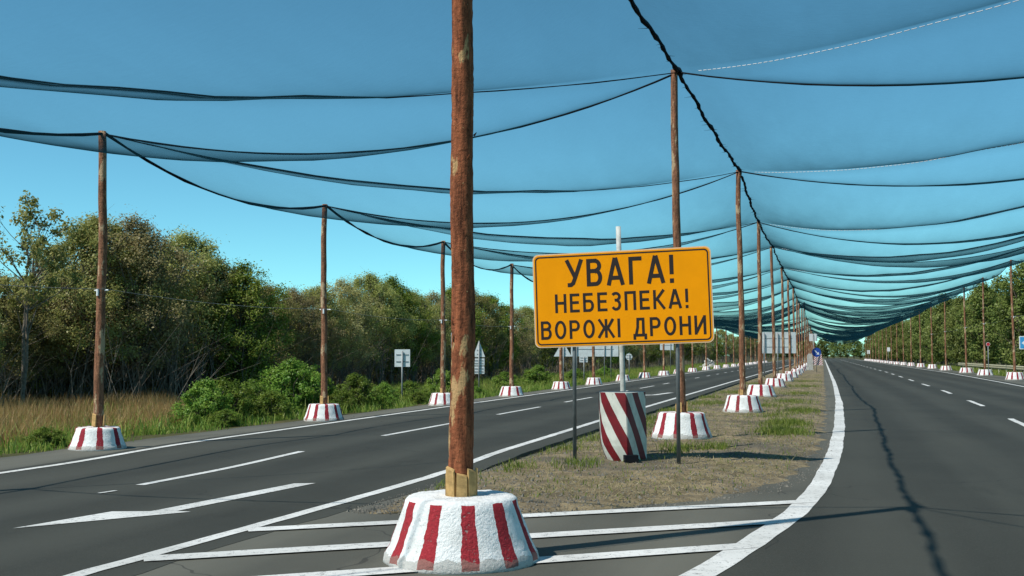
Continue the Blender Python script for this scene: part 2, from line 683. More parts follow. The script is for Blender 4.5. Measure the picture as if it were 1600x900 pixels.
def quad_mark(name, pts):
    mb = MB()
    mb.add([(p[0], p[1], ZP + .003) for p in pts], [tuple(range(len(pts)))])
    return struct(link(name, mb.mesh(name, M['paint'])))


def hatch(a, b, wd):
    a, b = Vector(T(*a)), Vector(T(*b))
    t = (b - a).normalized()
    n = Vector((-t.y, t.x)) * wd / 2
    quad_mark('hatch_stripe', [a - n, b - n, b + n, a + n])


hatch((-4.92, 6.01), (-.14, 9.41), .22)
hatch((-4.98, 4.87), (-.37, 8.20), .24)
hatch((-5.02, 3.80), (-.60, 7.04), .24)
ar = [G(*p) for p in ((20, 827), (175, 800.5), (235, 800.2), (250, 797.5), (460, 756.5), (493, 756), (276, 799.8), (298, 801), (190, 811))]
mb = MB()
c = [(p[0], p[1], ZP) for p in ar]
mb.add(c, [(0, 8, 1), (8, 7, 6), (8, 6, 2, 1), (6, 3, 2), (6, 5, 4, 3)])
struct(link('lane_arrow', mb.mesh('lane_arrow', M['paint'])))
ar2 = [(x + .2, y + 32.5, ZL(60)) for x, y, z in c]
mb = MB()
mb.add(ar2, [(0, 8, 1), (8, 7, 6), (8, 6, 2, 1), (6, 3, 2), (6, 5, 4, 3)])
struct(link('lane_arrow', mb.mesh('lane_arrow', M['paint'])))
for a_, b_ in (((155, 772), (181, 768)),):
    p, q = Vector(G(*a_)), Vector(G(*b_))
    n = Vector((-(q - p).y, (q - p).x)).normalized() * .03
    quad_mark('worn_paint_mark', [p - n, q - n, q + n, p + n])

# the median: a low uneven bank of dirt
med_l = interp([(7.0, -4.45), (9, -4.44), (14, -4.36), (25, -4.37), (400, -4.37)])
med_r = interp([(7.0, -3.6), (7.6, -2.9), (8.2, -2.1), (9.0, -1.35), (9.9, -.74), (11.7, -.30), (15, -.06), (23, .06), (40, .08), (400, .10)])
M0 = 10.25
med_s = np.concatenate([np.linspace(M0, 27, 130), np.linspace(27.15, 60, 130), np.linspace(60.5, 160, 120), np.linspace(162, 500, 80)])


def med_h(u, d, s):
    e = np.minimum(u, 1 - u) * np.minimum(4.4, abs(med_r(s) - med_l(s)))
    e = np.minimum(e, np.maximum(0, (s - M0) * .9))
    k = np.clip(e / .55, 0, 1)
    k = k * k * (3 - 2 * k)
    return -.012 + .03 * np.clip(e / .12, 0, 1) + k * (.035 + .035 * hnoise(d * 1.5, s * 1.5) + .026 * hnoise(d * 5, s * 5))


nu = 44
vs, fs = [], []
for i, s in enumerate(med_s):
    a, b = float(med_l(s)), float(med_r(s))
    a += .04 + .04 * math.sin(s * 3.1) + .03 * math.sin(s * 7.7 + 1) + .02 * math.sin(s * 19)
    b += (.05 * math.sin(s * 2.7) + .06 * math.sin(s * 6.1 + 2) + .04 * math.sin(s * 17)) * (1 if s < 60 else .5)
    for j in range(nu + 1):
        u = j / nu
        d = a + (b - a) * u
        vs.append((d, s + (.10 * math.sin(d * 7) + .06 * math.sin(d * 19) if i == 0 else 0), float(med_h(u, d, s))))
        if i and j:
            k = i * (nu + 1) + j
            fs.append((k - nu - 2, k - nu - 1, k, k - 1))
mb = MB()
mb.add(vs, fs)
struct(link('median_strip', mb.mesh('median_strip', M['median'], True)))


def med_z(d, s):
    a, b = med_l(s), med_r(s)
    return med_h((d - a) / (b - a), d, s)


# ------------------------------------------------------------------ loose cover: grass, reeds, straw, gravel


def blades(name, P, h, wd, mat, lean=.35, label=None, cat=None, flat=False, var=None):
    """P (n,3) roots; each blade is a bent two-piece ribbon"""
    n = len(P)
    h = np.asarray(h)
    az = rng.uniform(0, 2 * np.pi, n)
    side = np.stack([np.cos(az), np.sin(az), np.zeros(n)], -1) * (wd / 2)[:, None]
    la = rng.uniform(0, 2 * np.pi, n)
    l = rng.uniform(.1, 1, n) * lean
    dirv = np.stack([np.cos(la) * l, np.sin(la) * l, np.ones(n) * (1 if not flat else .12)], -1)
    dirv /= np.linalg.norm(dirv, axis=1)[:, None]
    mid = P + dirv * (h * .55)[:, None]
    tip = mid + (dirv + np.stack([np.cos(la) * l, np.sin(la) * l, -l * .4], -1)) * (h * .42)[:, None]
    q = np.stack([P - side, P + side, mid + side * .8, mid - side * .8], 1)
    t = np.stack([mid - side * .8, mid + side * .8, tip + side * .12, tip - side * .12], 1)
    vv = np.concatenate([q, t], 0).reshape(-1, 3)
    if var is None:
        var = rng.uniform(0, 1, n)
    me = np_mesh(name, vv, 4, mat, attr=np.concatenate([var, var]))
    o = link(name, me)
    o['kind'] = 'stuff'
    if label:
        o['label'], o['category'] = label, cat
    return o


def tufts(n, cx, cy, spread):
    """scatter n tuft centres' blades"""
    return cx + rng.normal(0, spread, n), cy + rng.normal(0, spread, n)


# green grass along the left verge
cx, cy, hh = [], [], []
for k in range(1500):
    s = 5 + 200 * rng.random() ** 1.8
    d = -12.45 - abs(rng.normal(0, .9)) - (.2 if s < 30 else 0)
    dens = .5 + .5 * math.sin(s * .9) * math.sin(s * .37 + 1)
    if rng.random() > .12 + dens * .7:
        continue
    m = 42 if s < 80 else 24
    x, y = tufts(m, d, s, .16)
    cx.append(x); cy.append(y); hh.append(rng.uniform(.08, .30, m) * (.45 + .9 * rng.random()))
cx, cy, hh = map(np.concatenate, (cx, cy, hh))
keep = cx < -12.25
cx, cy, hh = cx[keep], cy[keep], hh[keep]
P = np.stack([cx, cy, terrain_h(cx, cy) - .02], -1)
blades('verge_grass', P, hh, rng.uniform(.012, .028, len(P)), M['grass'], .5, 'strip of fresh green grass tufts along the left road edge', 'grass')
# rough mixed grass behind it
n = 42000
s = 5 + 220 * rng.random(n) ** 1.6
d = -13.5 - 9 * rng.random(n) ** 1.1
P = np.stack([d, s, terrain_h(d, s) - .02], -1)
blades('rough_grass', P, rng.uniform(.2, .6, n), rng.uniform(.012, .03, n), M['grass'], .6, 'rough green undergrowth between the verge and the left tree belt', 'grass', var=rng.uniform(.3, 1, n))
# dry reeds at far left
n = 60000
s = rng.uniform(10, 39, n)
d = -14.1 - 12 * rng.random(n)
kp = (d < -14.2 - .08 * (s - 10)) & (hnoise(d * .5, s * .5) > -.35) & (s < 25 - (d + 14) * 1.05)
s, d = s[kp], d[kp]
P = np.stack([d, s, terrain_h(d, s) - .02], -1)
blades('dry_reeds', P, rng.uniform(.25, .70, len(P)) * (1 + .25 * hnoise(P[:, 0], P[:, 1])), rng.uniform(.008, .018, len(P)), M['reed'], .4, 'stand of dry brown reeds below the trees at far left', 'reeds')
# right-hand verge
n = 16000
s = 35 + 180 * rng.random(n) ** 1.3
d = 13.35 + 6 * rng.random(n)
P = np.stack([d, s, terrain_h(d, s) - .02], -1)
blades('right_verge_grass', P, rng.uniform(.15, .5, n), rng.uniform(.02, .04, n), M['grass'], .5, 'grass along the right road edge behind the poles', 'grass', var=rng.uniform(.4, 1, n))

# median: green patches, straw, gravel
patches = [(-3.9, 17.5, .45, 700), (-3.6, 19.5, .5, 800), (-3.9, 22.5, .5, 700), (-3.4, 26, .6, 700), (-4.0, 14.5, .3, 260), (-4.0, 12.6, .25, 200), (-2.2, 13.4, .25, 420), (-1.7, 13.8, .2, 240),
           (-.75, 17.0, .36, 1500), (-.8, 19.0, .36, 1300), (-.6, 23.5, .4, 700), (-1.0, 28, .5, 600), (-.9, 34, .5, 600), (-1.0, 42, .6, 600), (-3.4, 34, .6, 600), (-1.2, 21.3, .4, 300),
           (-4.15, 8.8, .13, 110), (-3.2, 10.9, .22, 220), (-3.95, 10.3, .16, 140), (-1.0, 50, .6, 400), (-3.4, 45, .6, 400), (-2.9, 15.9, .3, 240), (-1.6, 25.5, .4, 350), (-3.9, 30, .4, 400)]
X, Y, H = [], [], []
for px, py, sp, m in patches:
    px, py = T(px, py)
    x = px + rng.normal(0, sp * .75, m)
    y = py + rng.normal(0, sp * 1.6, m)
    X.append(x); Y.append(y); H.append(rng.uniform(.04, .17, m))
n = 8000
Y.append(11.5 + 80 * rng.random(n) ** 1.4)
X.append(-4.6 + 4.5 * rng.random(n))
H.append(rng.uniform(.02, .075, n))
X, Y, H = map(np.concatenate, (X, Y, H))
kp = (X > med_l(Y) + .1) & (X < med_r(Y) - .15) & (Y > 10.9)
X, Y, H = X[kp], Y[kp], H[kp]
P = np.stack([X, Y, med_z(X, Y) - .005], -1)
blades('median_grass', P, H, rng.uniform(.007, .016, len(P)), M['grass'], .6, 'green grass patches growing on the dirt median', 'grass')
n = 75000
Y = 10.8 + 66 * rng.random(n) ** 1.7
X = -4.6 + 4.6 * rng.random(n)
kp = (X > med_l(Y) + .08) & (X < med_r(Y) - .1) & ((hnoise(X * .9, Y * .9) > .06) | (rng.random(n) < .12)) & (Y > 11.2)
X, Y = X[kp], Y[kp]
P = np.stack([X, Y, med_z(X, Y) + .004], -1)
blades('median_straw', P, rng.uniform(.03, .12, len(P)), rng.uniform(.004, .009, len(P)), M['straw'], 1.0, 'dry straw and dead grass lying on the median', 'straw', flat=True)


def pebbles(name, P, r, mat, label):
    n = len(P)
    base = np.array([(1, 0, -.3), (-.5, .87, -.3), (-.5, -.87, -.3), (0, 0, .8)], float)
    tri = np.array([(0, 1, 3), (1, 2, 3), (2, 0, 3)])
    a = rng.uniform(0, 6.28, n)
    ca, sa = np.cos(a)[:, None], np.sin(a)[:, None]
    b = base[None] * (rng.uniform(.6, 1.3, (n, 4, 3)))
    x = b[..., 0] * ca - b[..., 1] * sa
    y = b[..., 0] * sa + b[..., 1] * ca
    v = np.stack([x, y, b[..., 2]], -1) * r[:, None, None] + P[:, None, :]
    o = link(name, np_mesh(name, v[:, tri].reshape(-1, 3), 3, mat))
    o['kind'] = 'stuff'
    o['label'], o['category'] = label, 'gravel'


n = 20000
Y = 10.2 + 40 * rng.random(n) ** 2.8
X = -4.8 + 5.0 * rng.random(n)
kp = (X > med_l(Y) - .15) & (X < med_r(Y) + .25) & (Y > 10.3)
X, Y = X[kp], Y[kp]
P = np.stack([X, Y, np.maximum(med_z(X, Y), .0) + .004], -1)
pebbles('median_gravel', P, rng.uniform(.005, .018, len(P)) * (1 + 1.2 * (rng.random(len(P)) < .04)), M['stone'], 'loose gravel and clods over the dirt median')

# ------------------------------------------------------------------ net poles
ORD = ['first', 'second', 'third', 'fourth', 'fifth', 'sixth', 'seventh', 'eighth', 'ninth', 'tenth', 'eleventh', 'twelfth', 'thirteenth', 'fourteenth', 'fifteenth', 'sixteenth', 'seventeenth', 'eighteenth']

ridge = [(-2.6, -12), (-2.7, -3), (-2.75, 5.98), (-2.49, 15.18), (-2.05, 22.58), (-2.21, 31.53), (-2.21, 41.0), (-2.15, 49.6), (-2.1, 58), (-2.05, 66.5), (-2.1, 75), (-2.1, 84), (-2.1, 93), (-2.1, 107)]
ridge += [(-2.1, 107 + 11 * k) for k in range(1, 12)]
leftp = [(-11.6, -9), (-11.65, -2.5), (-11.65, 4.0), (-11.62, 10.31), (-11.42, 16.7), (-11.35, 23.14), (-11.3, 29.06), (-11.4, 35.72), (-11.45, 41.62), (-11.5, 48.5), (-11.6, 55.4), (-11.6, 62.7), (-11.6, 69.7), (-11.6, 77.5)]
leftp += [(-11.6, 77.5 + 9.5 * k) for k in range(1, 12)]
rightp = [(11.0, -10), (11.0, -2), (11.0, 6), (11.1, 15.5), (11.2, 25), (11.3, 36), (11.4, 48), (11.52, 60), (11.85, 72.2), (12.0, 82), (12.0, 94.8), (12.0, 106), (12.0, 118), (12.0, 130)]
rightp += [(12.0, 130 + 12 * k) for k in range(1, 12)]
ridge, leftp, rightp = ([T(*p) for p in q] for q in (ridge, leftp, rightp))
ridge[2] = G(720.5, 874)
NB = len(ridge)
zr = [6.8, 6.8, 6.8, 7.0, 6.65, 6.65, 6.9, 6.75, 6.8, 6.9, 6.7, 6.8, 6.8, 8.2] + [6.8 + .3 * math.sin(k * 2.3) for k in range(11)]
zl = [5.4, 5.4, 5.4, 5.46, 5.30, 5.25, 5.14, 5.2, 5.3, 5.2, 5.3, 5.25, 5.3, 5.2] + [5.3 + .15 * math.sin(k * 1.7) for k in range(11)]
zrt = [7.7] * 7 + [7.75, 7.7, 7.7, 7.75, 7.8, 7.6, 7.7] + [7.7 + .2 * math.sin(k * 2.9) for k in range(11)]


def post_mesh(name, r0, r1, h, n, rings, seed, mat, rough):
    """a barked log from z=0 to h, slightly crooked with knots"""
    rg = random.Random(seed)
    ph = [rg.uniform(0, 6.28) for _ in range(6)]
    vs, fs = [], []
    for i in range(rings + 1):
        t = i / rings
        z = h * t
        r = r0 + (r1 - r0) * t
        ox = .025 * math.sin(z * .9 + ph[0]) * t + .006 * math.sin(z * 3 + ph[1])
        oy = .02 * math.sin(z * .8 + ph[2]) * t
        for k in range(n):
            a = 2 * math.pi * k / n
            q = r * (1 + rough * (.35 * math.sin(a * 3 + z * 1.7 + ph[3]) + .3 * math.sin(z * 6 + a * 2 + ph[4]) + rg.uniform(-1, 1) * .55))
            vs.append((ox + q * math.cos(a), oy + q * math.sin(a), z))
    for i in range(rings):
        for k in range(n):
            k2 = (k + 1) % n
            fs.append((i * n + k, i * n + k2, (i + 1) * n + k2, (i + 1) * n + k))
    fs.append(tuple(range(n - 1, -1, -1)))
    fs.append(tuple(rings * n + k for k in range(n)))
    m = MB()
    m.add(vs, fs)
    if rough > .05:   # knots and bark slivers standing off the log
        for _ in range(26):
            z = rg.uniform(.6, h - .3)
            a = rg.uniform(0, 6.28)
            r = r0 + (r1 - r0) * z / h
            c, s_ = math.cos(a), math.sin(a)
            b = Vector((c * r * .93, s_ * r * .93, z))
            tpt = b + Vector((c * rg.uniform(.012, .03), s_ * rg.uniform(.012, .03), rg.uniform(.02, .07)))
            m.tube([b, tpt], [rg.uniform(.008, .016), .003], 5)
    return m.mesh(name, mat, True)


def base_mesh(name, rb, rt, h, n, mat, seed, jit):
    rg = random.Random(seed)
    prof = [(rb * 1.0, -.012), (rb * 1.005, .02), (rb * .995, .06)] + [(rb + (rt - rb) * t, h * t) for t in (.25, .4, .55, .7, .85)] + [(rt + .012, h * .955), (rt - .012, h * .99), (rt - .06, h * 1.0), (rt * .45, h * 1.004)]
    vs, fs = [], []
    for r, z in prof:
        for k in range(n):
            a = 2 * math.pi * k / n
            q = r * (1 + jit * rg.uniform(-1, 1) + jit * .8 * math.sin(a * 5 + seed) * math.sin(z * 9 + a))
            vs.append((q * math.cos(a), q * math.sin(a), z + (rg.uniform(-1, 1) * jit * .5 if z > .02 else 0)))
    for i in range(len(prof) - 1):
        for k in range(n):
            k2 = (k + 1) % n
            fs.append((i * n + k, i * n + k2, (i + 1) * n + k2, (i + 1) * n + k))
    o = (len(prof) - 1) * n
    fs.append(tuple(o + k for k in range(n)))
    fs.append(tuple(range(n - 1, -1, -1)))
    m = MB()
    m.add(vs, fs)
    return m.mesh(name, mat, True)


POST_H = 7.0
post_near = post_mesh('log_near', .097, .078, POST_H, 28, 150, 3, M['bark_near'], .07)
posts = [post_mesh('log_post', .085, .066, POST_H, 10, 26, 10 + k, M['bark'], .045) for k in range(4)]
base_near = base_mesh('base_near', .605, .425, .50, 64, M['base_near'], 1, .012)
bases = [base_mesh('concrete_base', .55, .41, .46, 28, M['base_' + q], 20 + k, .012) for k, q in enumerate('abc')]
mb = MB()
mb.add([(-.043, -.014, 0), (.043, -.014, 0), (.043, .014, 0), (-.043, .014, 0), (-.040, -.004, .20), (.040, -.004, .22), (.040, .012, .21), (-.040, .012, .18)],
       [(3, 2, 1, 0), (4, 5, 6, 7), (0, 1, 5, 4), (1, 2, 6, 5), (2, 3, 7, 6), (3, 0, 4, 7)])
wedge_me = mb.mesh('wedge', M['wedge'])
mb = MB()
mb.tube([(-.14, 0, 0), (-.05, 0, .0), (0, 0, 0), (.06, 0, 0), (.15, 0, 0)], [.014, .014, .014, .014, .014], 6)
mb.tube([(0, -.088, -.10), (0, -.088, .02)], .022, 8)
insul_me = mb.mesh('insulator', M['white'])


def net_pole(x, y, ztop, label, group, near=False, bscale=1.0, seed=0, lean=(0, 0), wedges=0, insul=None):
    rg = random.Random(seed * 31 + 5)
    gz = float(terrain_h(x, y)) if not (-12.4 < x < 13.1) else 0.0
    if -4.4 < x < 0 and y > 11:
        gz = float(med_z(x, y)) - .01
    t = thing('net_pole', label, 'pole', (x, y, gz), (0, 0, 0), group)
    bh = (.50 if near else .46) * bscale
    link('concrete_base', base_near if near else bases[seed % 3], t, (0, 0, 0), (0, 0, 0 if near else rg.uniform(0, 6.28)), (bscale,) * 3 if near else (bscale * rg.uniform(.95, 1.06), bscale * rg.uniform(.95, 1.06), bscale * rg.uniform(.93, 1.05)))
    p = link('log_post', post_near if near else posts[seed % 4], t, (0, 0, bh - .035), (lean[0] + (0 if near else rg.uniform(-.009, .009)), lean[1] + (0 if near else rg.uniform(-.009, .009)), 0 if near else rg.uniform(0, 6.28)), (1, 1, (ztop - gz - bh + .07) / POST_H))
    rad = .102 if near else .085
    for k in range(wedges):
        a = 2 * math.pi * k / wedges + .35
        q = rad + .010
        link('wooden_wedge', wedge_me, t, (q * math.cos(a), q * math.sin(a), bh - .01), (rg.uniform(-.05, .05), 0, a - math.pi / 2), (1.0, 1, rg.uniform(.75, 1.12)))
    if insul is not None:
        link('insulator', insul_me, t, (0, 0, insul - gz), (0, 0, rg.uniform(-.3, .3)))
    return t


GL, GM, GR = 'log poles along the left road edge', 'log poles along the median', 'log poles along the right road edge'
for i, ((x, y), z) in enumerate(zip(leftp, zl)):
    k = i - 3
    if k < 0:
        lab = 'log pole out of view, left road edge'
        if i < 1:
            continue
        lab = 'log pole at the left road edge, level with the camera' if i == 2 else 'log pole at the left road edge, behind the camera'
    elif k == 0:
        lab = 'tall log pole in striped base at far left, beside dry reeds'
    elif k < 16:
        lab = ORD[k] + ' log pole from the left along the left road edge'
    else:
        lab = 'tiny distant log pole at the far end of the left row'
    net_pole(x, y, z, lab, GL, bscale=.86, seed=i, wedges=3 if 0 <= k < 3 else 0, insul=2.72 if 0 <= k < 6 else None)
for i, ((x, y), z) in enumerate(zip(ridge, zr)):
    k = i - 2
    if k < -1:
        continue
    if k == -1:
        lab = 'log pole on the median line behind the camera'
    elif k == 0:
        lab = 'large foreground log pole wedged in big red and white striped concrete base'
    elif k == 1:
        lab = 'log pole right behind the yellow warning sign, base on the dirt median'
    elif k < 14:
        lab = ORD[k] + ' log pole along the median, counted from the foreground one'
    else:
        lab = 'tiny distant log pole at the far end of the median row'
    net_pole(x, y, z, lab, GM, near=(k == 0), bscale=1.0, seed=i + 1, lean=(0.0, .004), wedges=8 if k == 0 else (3 if k in (1, 2) else 0))
for i, ((x, y), z) in enumerate(zip(rightp, zrt)):
    k = i - 7
    if i < 2:
        continue
    if k < 0:
        lab = 'log pole at the right road edge, outside the picture'
    elif k == 0:
        lab = 'log pole at the right picture edge, beside the blue sign'
    elif k < 14:
        lab = ORD[k] + ' log pole from the right along the right road edge'
    else:
        lab = 'tiny distant log pole at the far end of the right row'
    net_pole(x, y, z, lab, GR, bscale=1.1, seed=i + 3, insul=4.1 if 0 <= k < 5 else None)

# ------------------------------------------------------------------ the net
net = thing('overhead_net', 'sheer dark netting sagging between log poles over the whole road', 'net')
rs = random.Random(11)
sagL = [(rs.uniform(.70, .95), rs.uniform(.42, .64)) for _ in range(NB + 1)]
sagR = [(rs.uniform(1.0, 1.35), rs.uniform(.42, .66)) for _ in range(NB + 1)]


for j in range(9, NB):      # farther on the net hangs looser
    sagL[j] = (rs.uniform(.75, 1.3), rs.uniform(.5, .95))
    sagR[j] = (rs.uniform(1.1, 1.75), rs.uniform(.55, 1.1))
sagL[2] = (1.2, .55)
sagL[3] = (.85, .5)
sagR[3] = (1.1, .45)
sagR[4] = (1.05, .45)


def surf(side, i, u, v):
    """point of the net over bay i: u from the ridge to the outer row, v along the road"""
    O, zo, sag = (leftp, zl, sagL) if side < 0 else (rightp, zrt, sagR)
    def cross(j):
        a, b = ridge[j], O[j]
        s = sag[j][0]
        return Vector((a[0] + (b[0] - a[0]) * u, a[1] + (b[1] - a[1]) * u, zr[j] + (zo[j] - zr[j]) * u - s * 4 * u * (1 - u)))
    p = cross(i).lerp(cross(i + 1), v)
    # a diagonal rope runs from the far ridge pole to the near outer pole; the net bellies on both sides of it
    edge, mid = (.50 if side < 0 else .50), sag[i][1]
    c = 1 - u
    bow = math.sin(math.pi * min(1, max(0, u))) ** .7
    if v < c:
        t = v / c
        amp = (.10 * c ** 3 + mid * bow) * c ** .5
    else:
        t = (v - c) / max(u, 1e-6)
        amp = (edge * u ** 4 + mid * bow) * u ** .5
    p.z -= amp * 4 * t * (1 - t)
    p.z += (.016 * math.sin(u * 31 + i + 2 * math.sin(v * 4 + i)) + .010 * math.sin(u * 53 + v * 9 + 2 * i)) * math.sin(math.pi * v) * math.sin(math.pi * u) ** .5 if 0 < u < 1 else 0
    return p


def rope_bundle(pts, r, jit):
    m = MB()
    m.tube(pts, [r * random.uniform(1 - jit, 1 + jit) for _ in pts], 7, True, .12)
    return m


for side in (-1, 1):
    for i in range(NB - 1):
        far = ridge[i][1] > 150
        nu_ = nv = 24 if not far else 10
        m = MB()
        vs = [surf(side, i, a / nu_, b / nv) for b in range(nv + 1) for a in range(nu_ + 1)]
        fs = []
        for b in range(nv):
            for a in range(nu_):
                q = b * (nu_ + 1) + a
                fs += [(q, q + 1, q + nu_ + 1), (q + 1, q + nu_ + 2, q + nu_ + 1)]
        m.add(vs, fs)
        link('net_panel', m.mesh('net_panel', M['net'], True), net)
        link('edge_rope', rope_bundle([surf(side, i, 1.0, k / 14) for k in range(15)], .026 if ridge[i][1] < 60 else .018, .4).mesh('edge_rope', M['rope'], True), net)
        link('cross_rope', rope_bundle([surf(side, i, k / 24, 0) - Vector((0, 0, .012)) for k in range(25)], .016, .25).mesh('cross_rope', M['rope'], True), net)
        npt = 72
        dg = [surf(side, i, .004 + .992 * k / npt, 1 - (.004 + .992 * k / npt)) - Vector((0, 0, .014)) for k in range(npt + 1)]
        if side < 0 or not 1 < i < 7:
            link('diagonal_rope', rope_bundle(dg[::3], .010, .25).mesh('diagonal_rope', M['rope'], True), net)
        else:
            m = MB()
            for k in range(2, npt - 20):
                for f in (.0, .52):
                    m.tube([dg[k].lerp(dg[k + 1], f), dg[k].lerp(dg[k + 1], f + .36)], .0058, 4)
            o = link('white_stitching', m.mesh('white_stitching', M['white_rope']), net)
            o['kind'] = 'stuff'
for i in range(NB - 1):
    m = MB()
    pts = []
    nseg = 46 if ridge[i][1] < 80 else 14
    for k in range(nseg + 1):
        p = surf(-1, i, 0.0, k / nseg)
        wob = .020 * math.sin(k * .5 + i) + .007 * math.sin(k * 1.9)
        pts.append(p + Vector((wob, 0, .025 + .008 * math.sin(k * 1.3 + 2))))
    m.tube(pts, [.034 * (1 + .22 * math.sin(k * 2.1 + i) + random.uniform(-.2, .2)) * (1.6 if k in (0, 1, nseg, nseg - 1) else 1) for k in range(nseg + 1)], 8, True, .18)
    if ridge[i][1] < 80:   # frayed net gathered on the ridge
        for _ in range(22):
            k = random.randrange(nseg)
            b = pts[k]
            m.tube([b, b + Vector((random.choice((-1, 1)) * random.uniform(.05, .20), random.uniform(-.06, .06), random.uniform(-.03, .0)))], [.006, .0015], 4)
    link('ridge_rope', m.mesh('ridge_rope', M['rope'], True), net)

# ------------------------------------------------------------------ cables strung on the outer poles


def cable(name, P, z, sag, label):
    m = MB()
    for a, b in zip(P[:-1], P[1:]):
        pts = []
        for k in range(9):
            t = k / 8
            pts.append((a[0] + (b[0] - a[0]) * t + .085, a[1] + (b[1] - a[1]) * t, z - sag * 4 * t * (1 - t)))
        m.tube(pts, .0035, 4)
    return tag(link(name, m.mesh(name, M['galv'])), label, 'cable')


cable('thin_cable', leftp[1:12], 2.74, .10, 'thin pale cable strung along the left row of log poles')
cable('thin_cable', rightp[5:13], 4.12, .12, 'thin pale cable strung along the right row of log poles')

# ------------------------------------------------------------------ signs


def rounded(wd, ht, r, n=6):
    pts = []
    for cx, cy, a0 in ((wd / 2 - r, -ht / 2 + r, -90), (wd / 2 - r, ht / 2 - r, 0), (-wd / 2 + r, ht / 2 - r, 90), (-wd / 2 + r, -ht / 2 + r, 180)):
        for k in range(n + 1):
            a = R(a0 + 90 * k / n)
            pts.append((cx + r * math.cos(a), cy + r * math.sin(a)))
    return pts


def plate(pts, y0, y1):
    """outline in x,z extruded from y0 (front) to y1 (back)"""
    n = len(pts)
    vs = [(x, y0, z) for x, z in pts] + [(x, y1, z) for x, z in pts]
    fs = [tuple(range(n)), tuple(range(2 * n - 1, n - 1, -1))]
    for k in range(n):
        k2 = (k + 1) % n
        fs.append((k2, k, n + k, n + k2))
    m = MB()
    m.add(vs, fs)
    return m


def ring(outer, inner, y0):
    n = len(outer)
    m = MB()
    m.add([(x, y0, z) for x, z in outer] + [(x, y0, z) for x, z in inner], [(k, (k + 1) % n, n + (k + 1) % n, n + k) for k in range(n)])
    return m


# letters as strokes: height 1, stroke TH
TH = .145


def arc(cx, cy, rx, ry, a0, a1, n=14):
    return [(cx + rx * math.cos(R(a0 + (a1 - a0) * k / n)), cy + ry * math.sin(R(a0 + (a1 - a0) * k / n))) for k in range(n + 1)]


h2 = TH / 2
o_, T_ = h2, 1 - h2
WD = .62
GLY = {
    'У': (.64, [[(.02, 1), (.35, .36)], [(.63, 1), (.37, .36), (.27, .14), (.18, .08), (.04, .08)]]),
    'В': (.62, [[(o_, 0), (o_, 1)], [(o_, T_), (.34, T_)] + arc(.34, .74, .18, .182, 90, -90) + [(o_, .555)], [(o_, .555), (.36, .555)] + arc(.36, .317, .185, .238, 90, -90) + [(o_, o_)]]),
    'А': (.70, [[(.06, 0), (.34, 1)], [(.64, 0), (.36, 1)], [(.17, .27), (.53, .27)]]),
    'Г': (.52, [[(o_, 0), (o_, T_), (.52, T_)]]),
    'Н': (.63, [[(o_, 0), (o_, 1)], [(.63 - o_, 0), (.63 - o_, 1)], [(o_, .52), (.63 - o_, .52)]]),
    'Е': (.54, [[(.54, T_), (o_, T_), (o_, o_), (.54, o_)], [(o_, .52), (.50, .52)]]),
    'Б': (.60, [[(.54, T_), (o_, T_), (o_, o_), (.34, o_)] + arc(.34, .325, .185, .248, -90, 90) + [(o_, .573)]]),
    'З': (.56, [arc(.28, .74, .20, .182, 150, -90) + [(.22, .555)], [(.22, .555), (.28, .555)] + arc(.28, .317, .205, .24, 90, -152)]),
    'П': (.62, [[(o_, 0), (o_, T_), (.62 - o_, T_), (.62 - o_, 0)]]),
    'К': (.62, [[(o_, 0), (o_, 1)], [(.58, 1), (.18, .50)], [(.20, .54), (.60, 0)], [(o_, .5), (.22, .5)]]),
    'О': (.66, [arc(.33, .5, .33 - h2, .5 - h2, 0, 360, 36)]),
    'Р': (.60, [[(o_, 0), (o_, 1)], [(o_, T_), (.34, T_)] + arc(.34, .70, .185, .223, 90, -90) + [(o_, .477)]]),
    'Ж': (.92, [[(.46, 0), (.46, 1)], [(.05, 1), (.36, .52), (.02, 0)], [(.87, 1), (.56, .52), (.90, 0)], [(.34, .52), (.58, .52)]]),
    'І': (.16, [[(o_, 0), (o_, 1)]]),
    'Д': (.74, [[(.06, -.16), (.06, h2), (.68, h2), (.68, -.16)], [(.14, h2), (.24, .5), (.26, T_), (.56, T_), (.56, h2)]]),
    'И': (.64, [[(o_, 0), (o_, 1)], [(.64 - o_, 0), (.64 - o_, 1)], [(.10, .10), (.54, .90)]]),
    '!': (.17, [[(o_ + .008, 1), (o_ + .008, .30)], [(o_ + .008, .15), (o_ + .008, -.01)]]),
}


def strokes(m, poly, x0, z0, sx, sz, y, cnt):
    pts = [Vector((x0 + p[0] * sx, z0 + p[1] * sz)) for p in poly]
    hw = TH * sz / 2
    closed = (pts[0] - pts[-1]).length < 1e-6
    nrm = []
    for k in range(len(pts)):
        ds = []
        if k > 0 or closed:
            ds.append((pts[k] - pts[k - 1 if k > 0 else -2]).normalized())
        if k < len(pts) - 1 or closed:
            ds.append((pts[k + 1 if k < len(pts) - 1 else 1] - pts[k]).normalized())
        ns = [Vector((-d_.y, d_.x)) for d_ in ds]
        a = sum(ns, Vector((0, 0))).normalized()
        nrm.append(a * min(1.6, 1 / max(.4, a.dot(ns[0]))))
    yy = y - .00025 * cnt
    vs, fs = [], []
    for p, nn in zip(pts, nrm):
        a, b = p + nn * hw, p - nn * hw
        vs += [(a.x, yy, a.y), (b.x, yy, b.y)]
    for k in range(len(pts) - 1):
        fs.append((2 * k, 2 * k + 1, 2 * k + 3, 2 * k + 2))
    m.add(vs, fs)


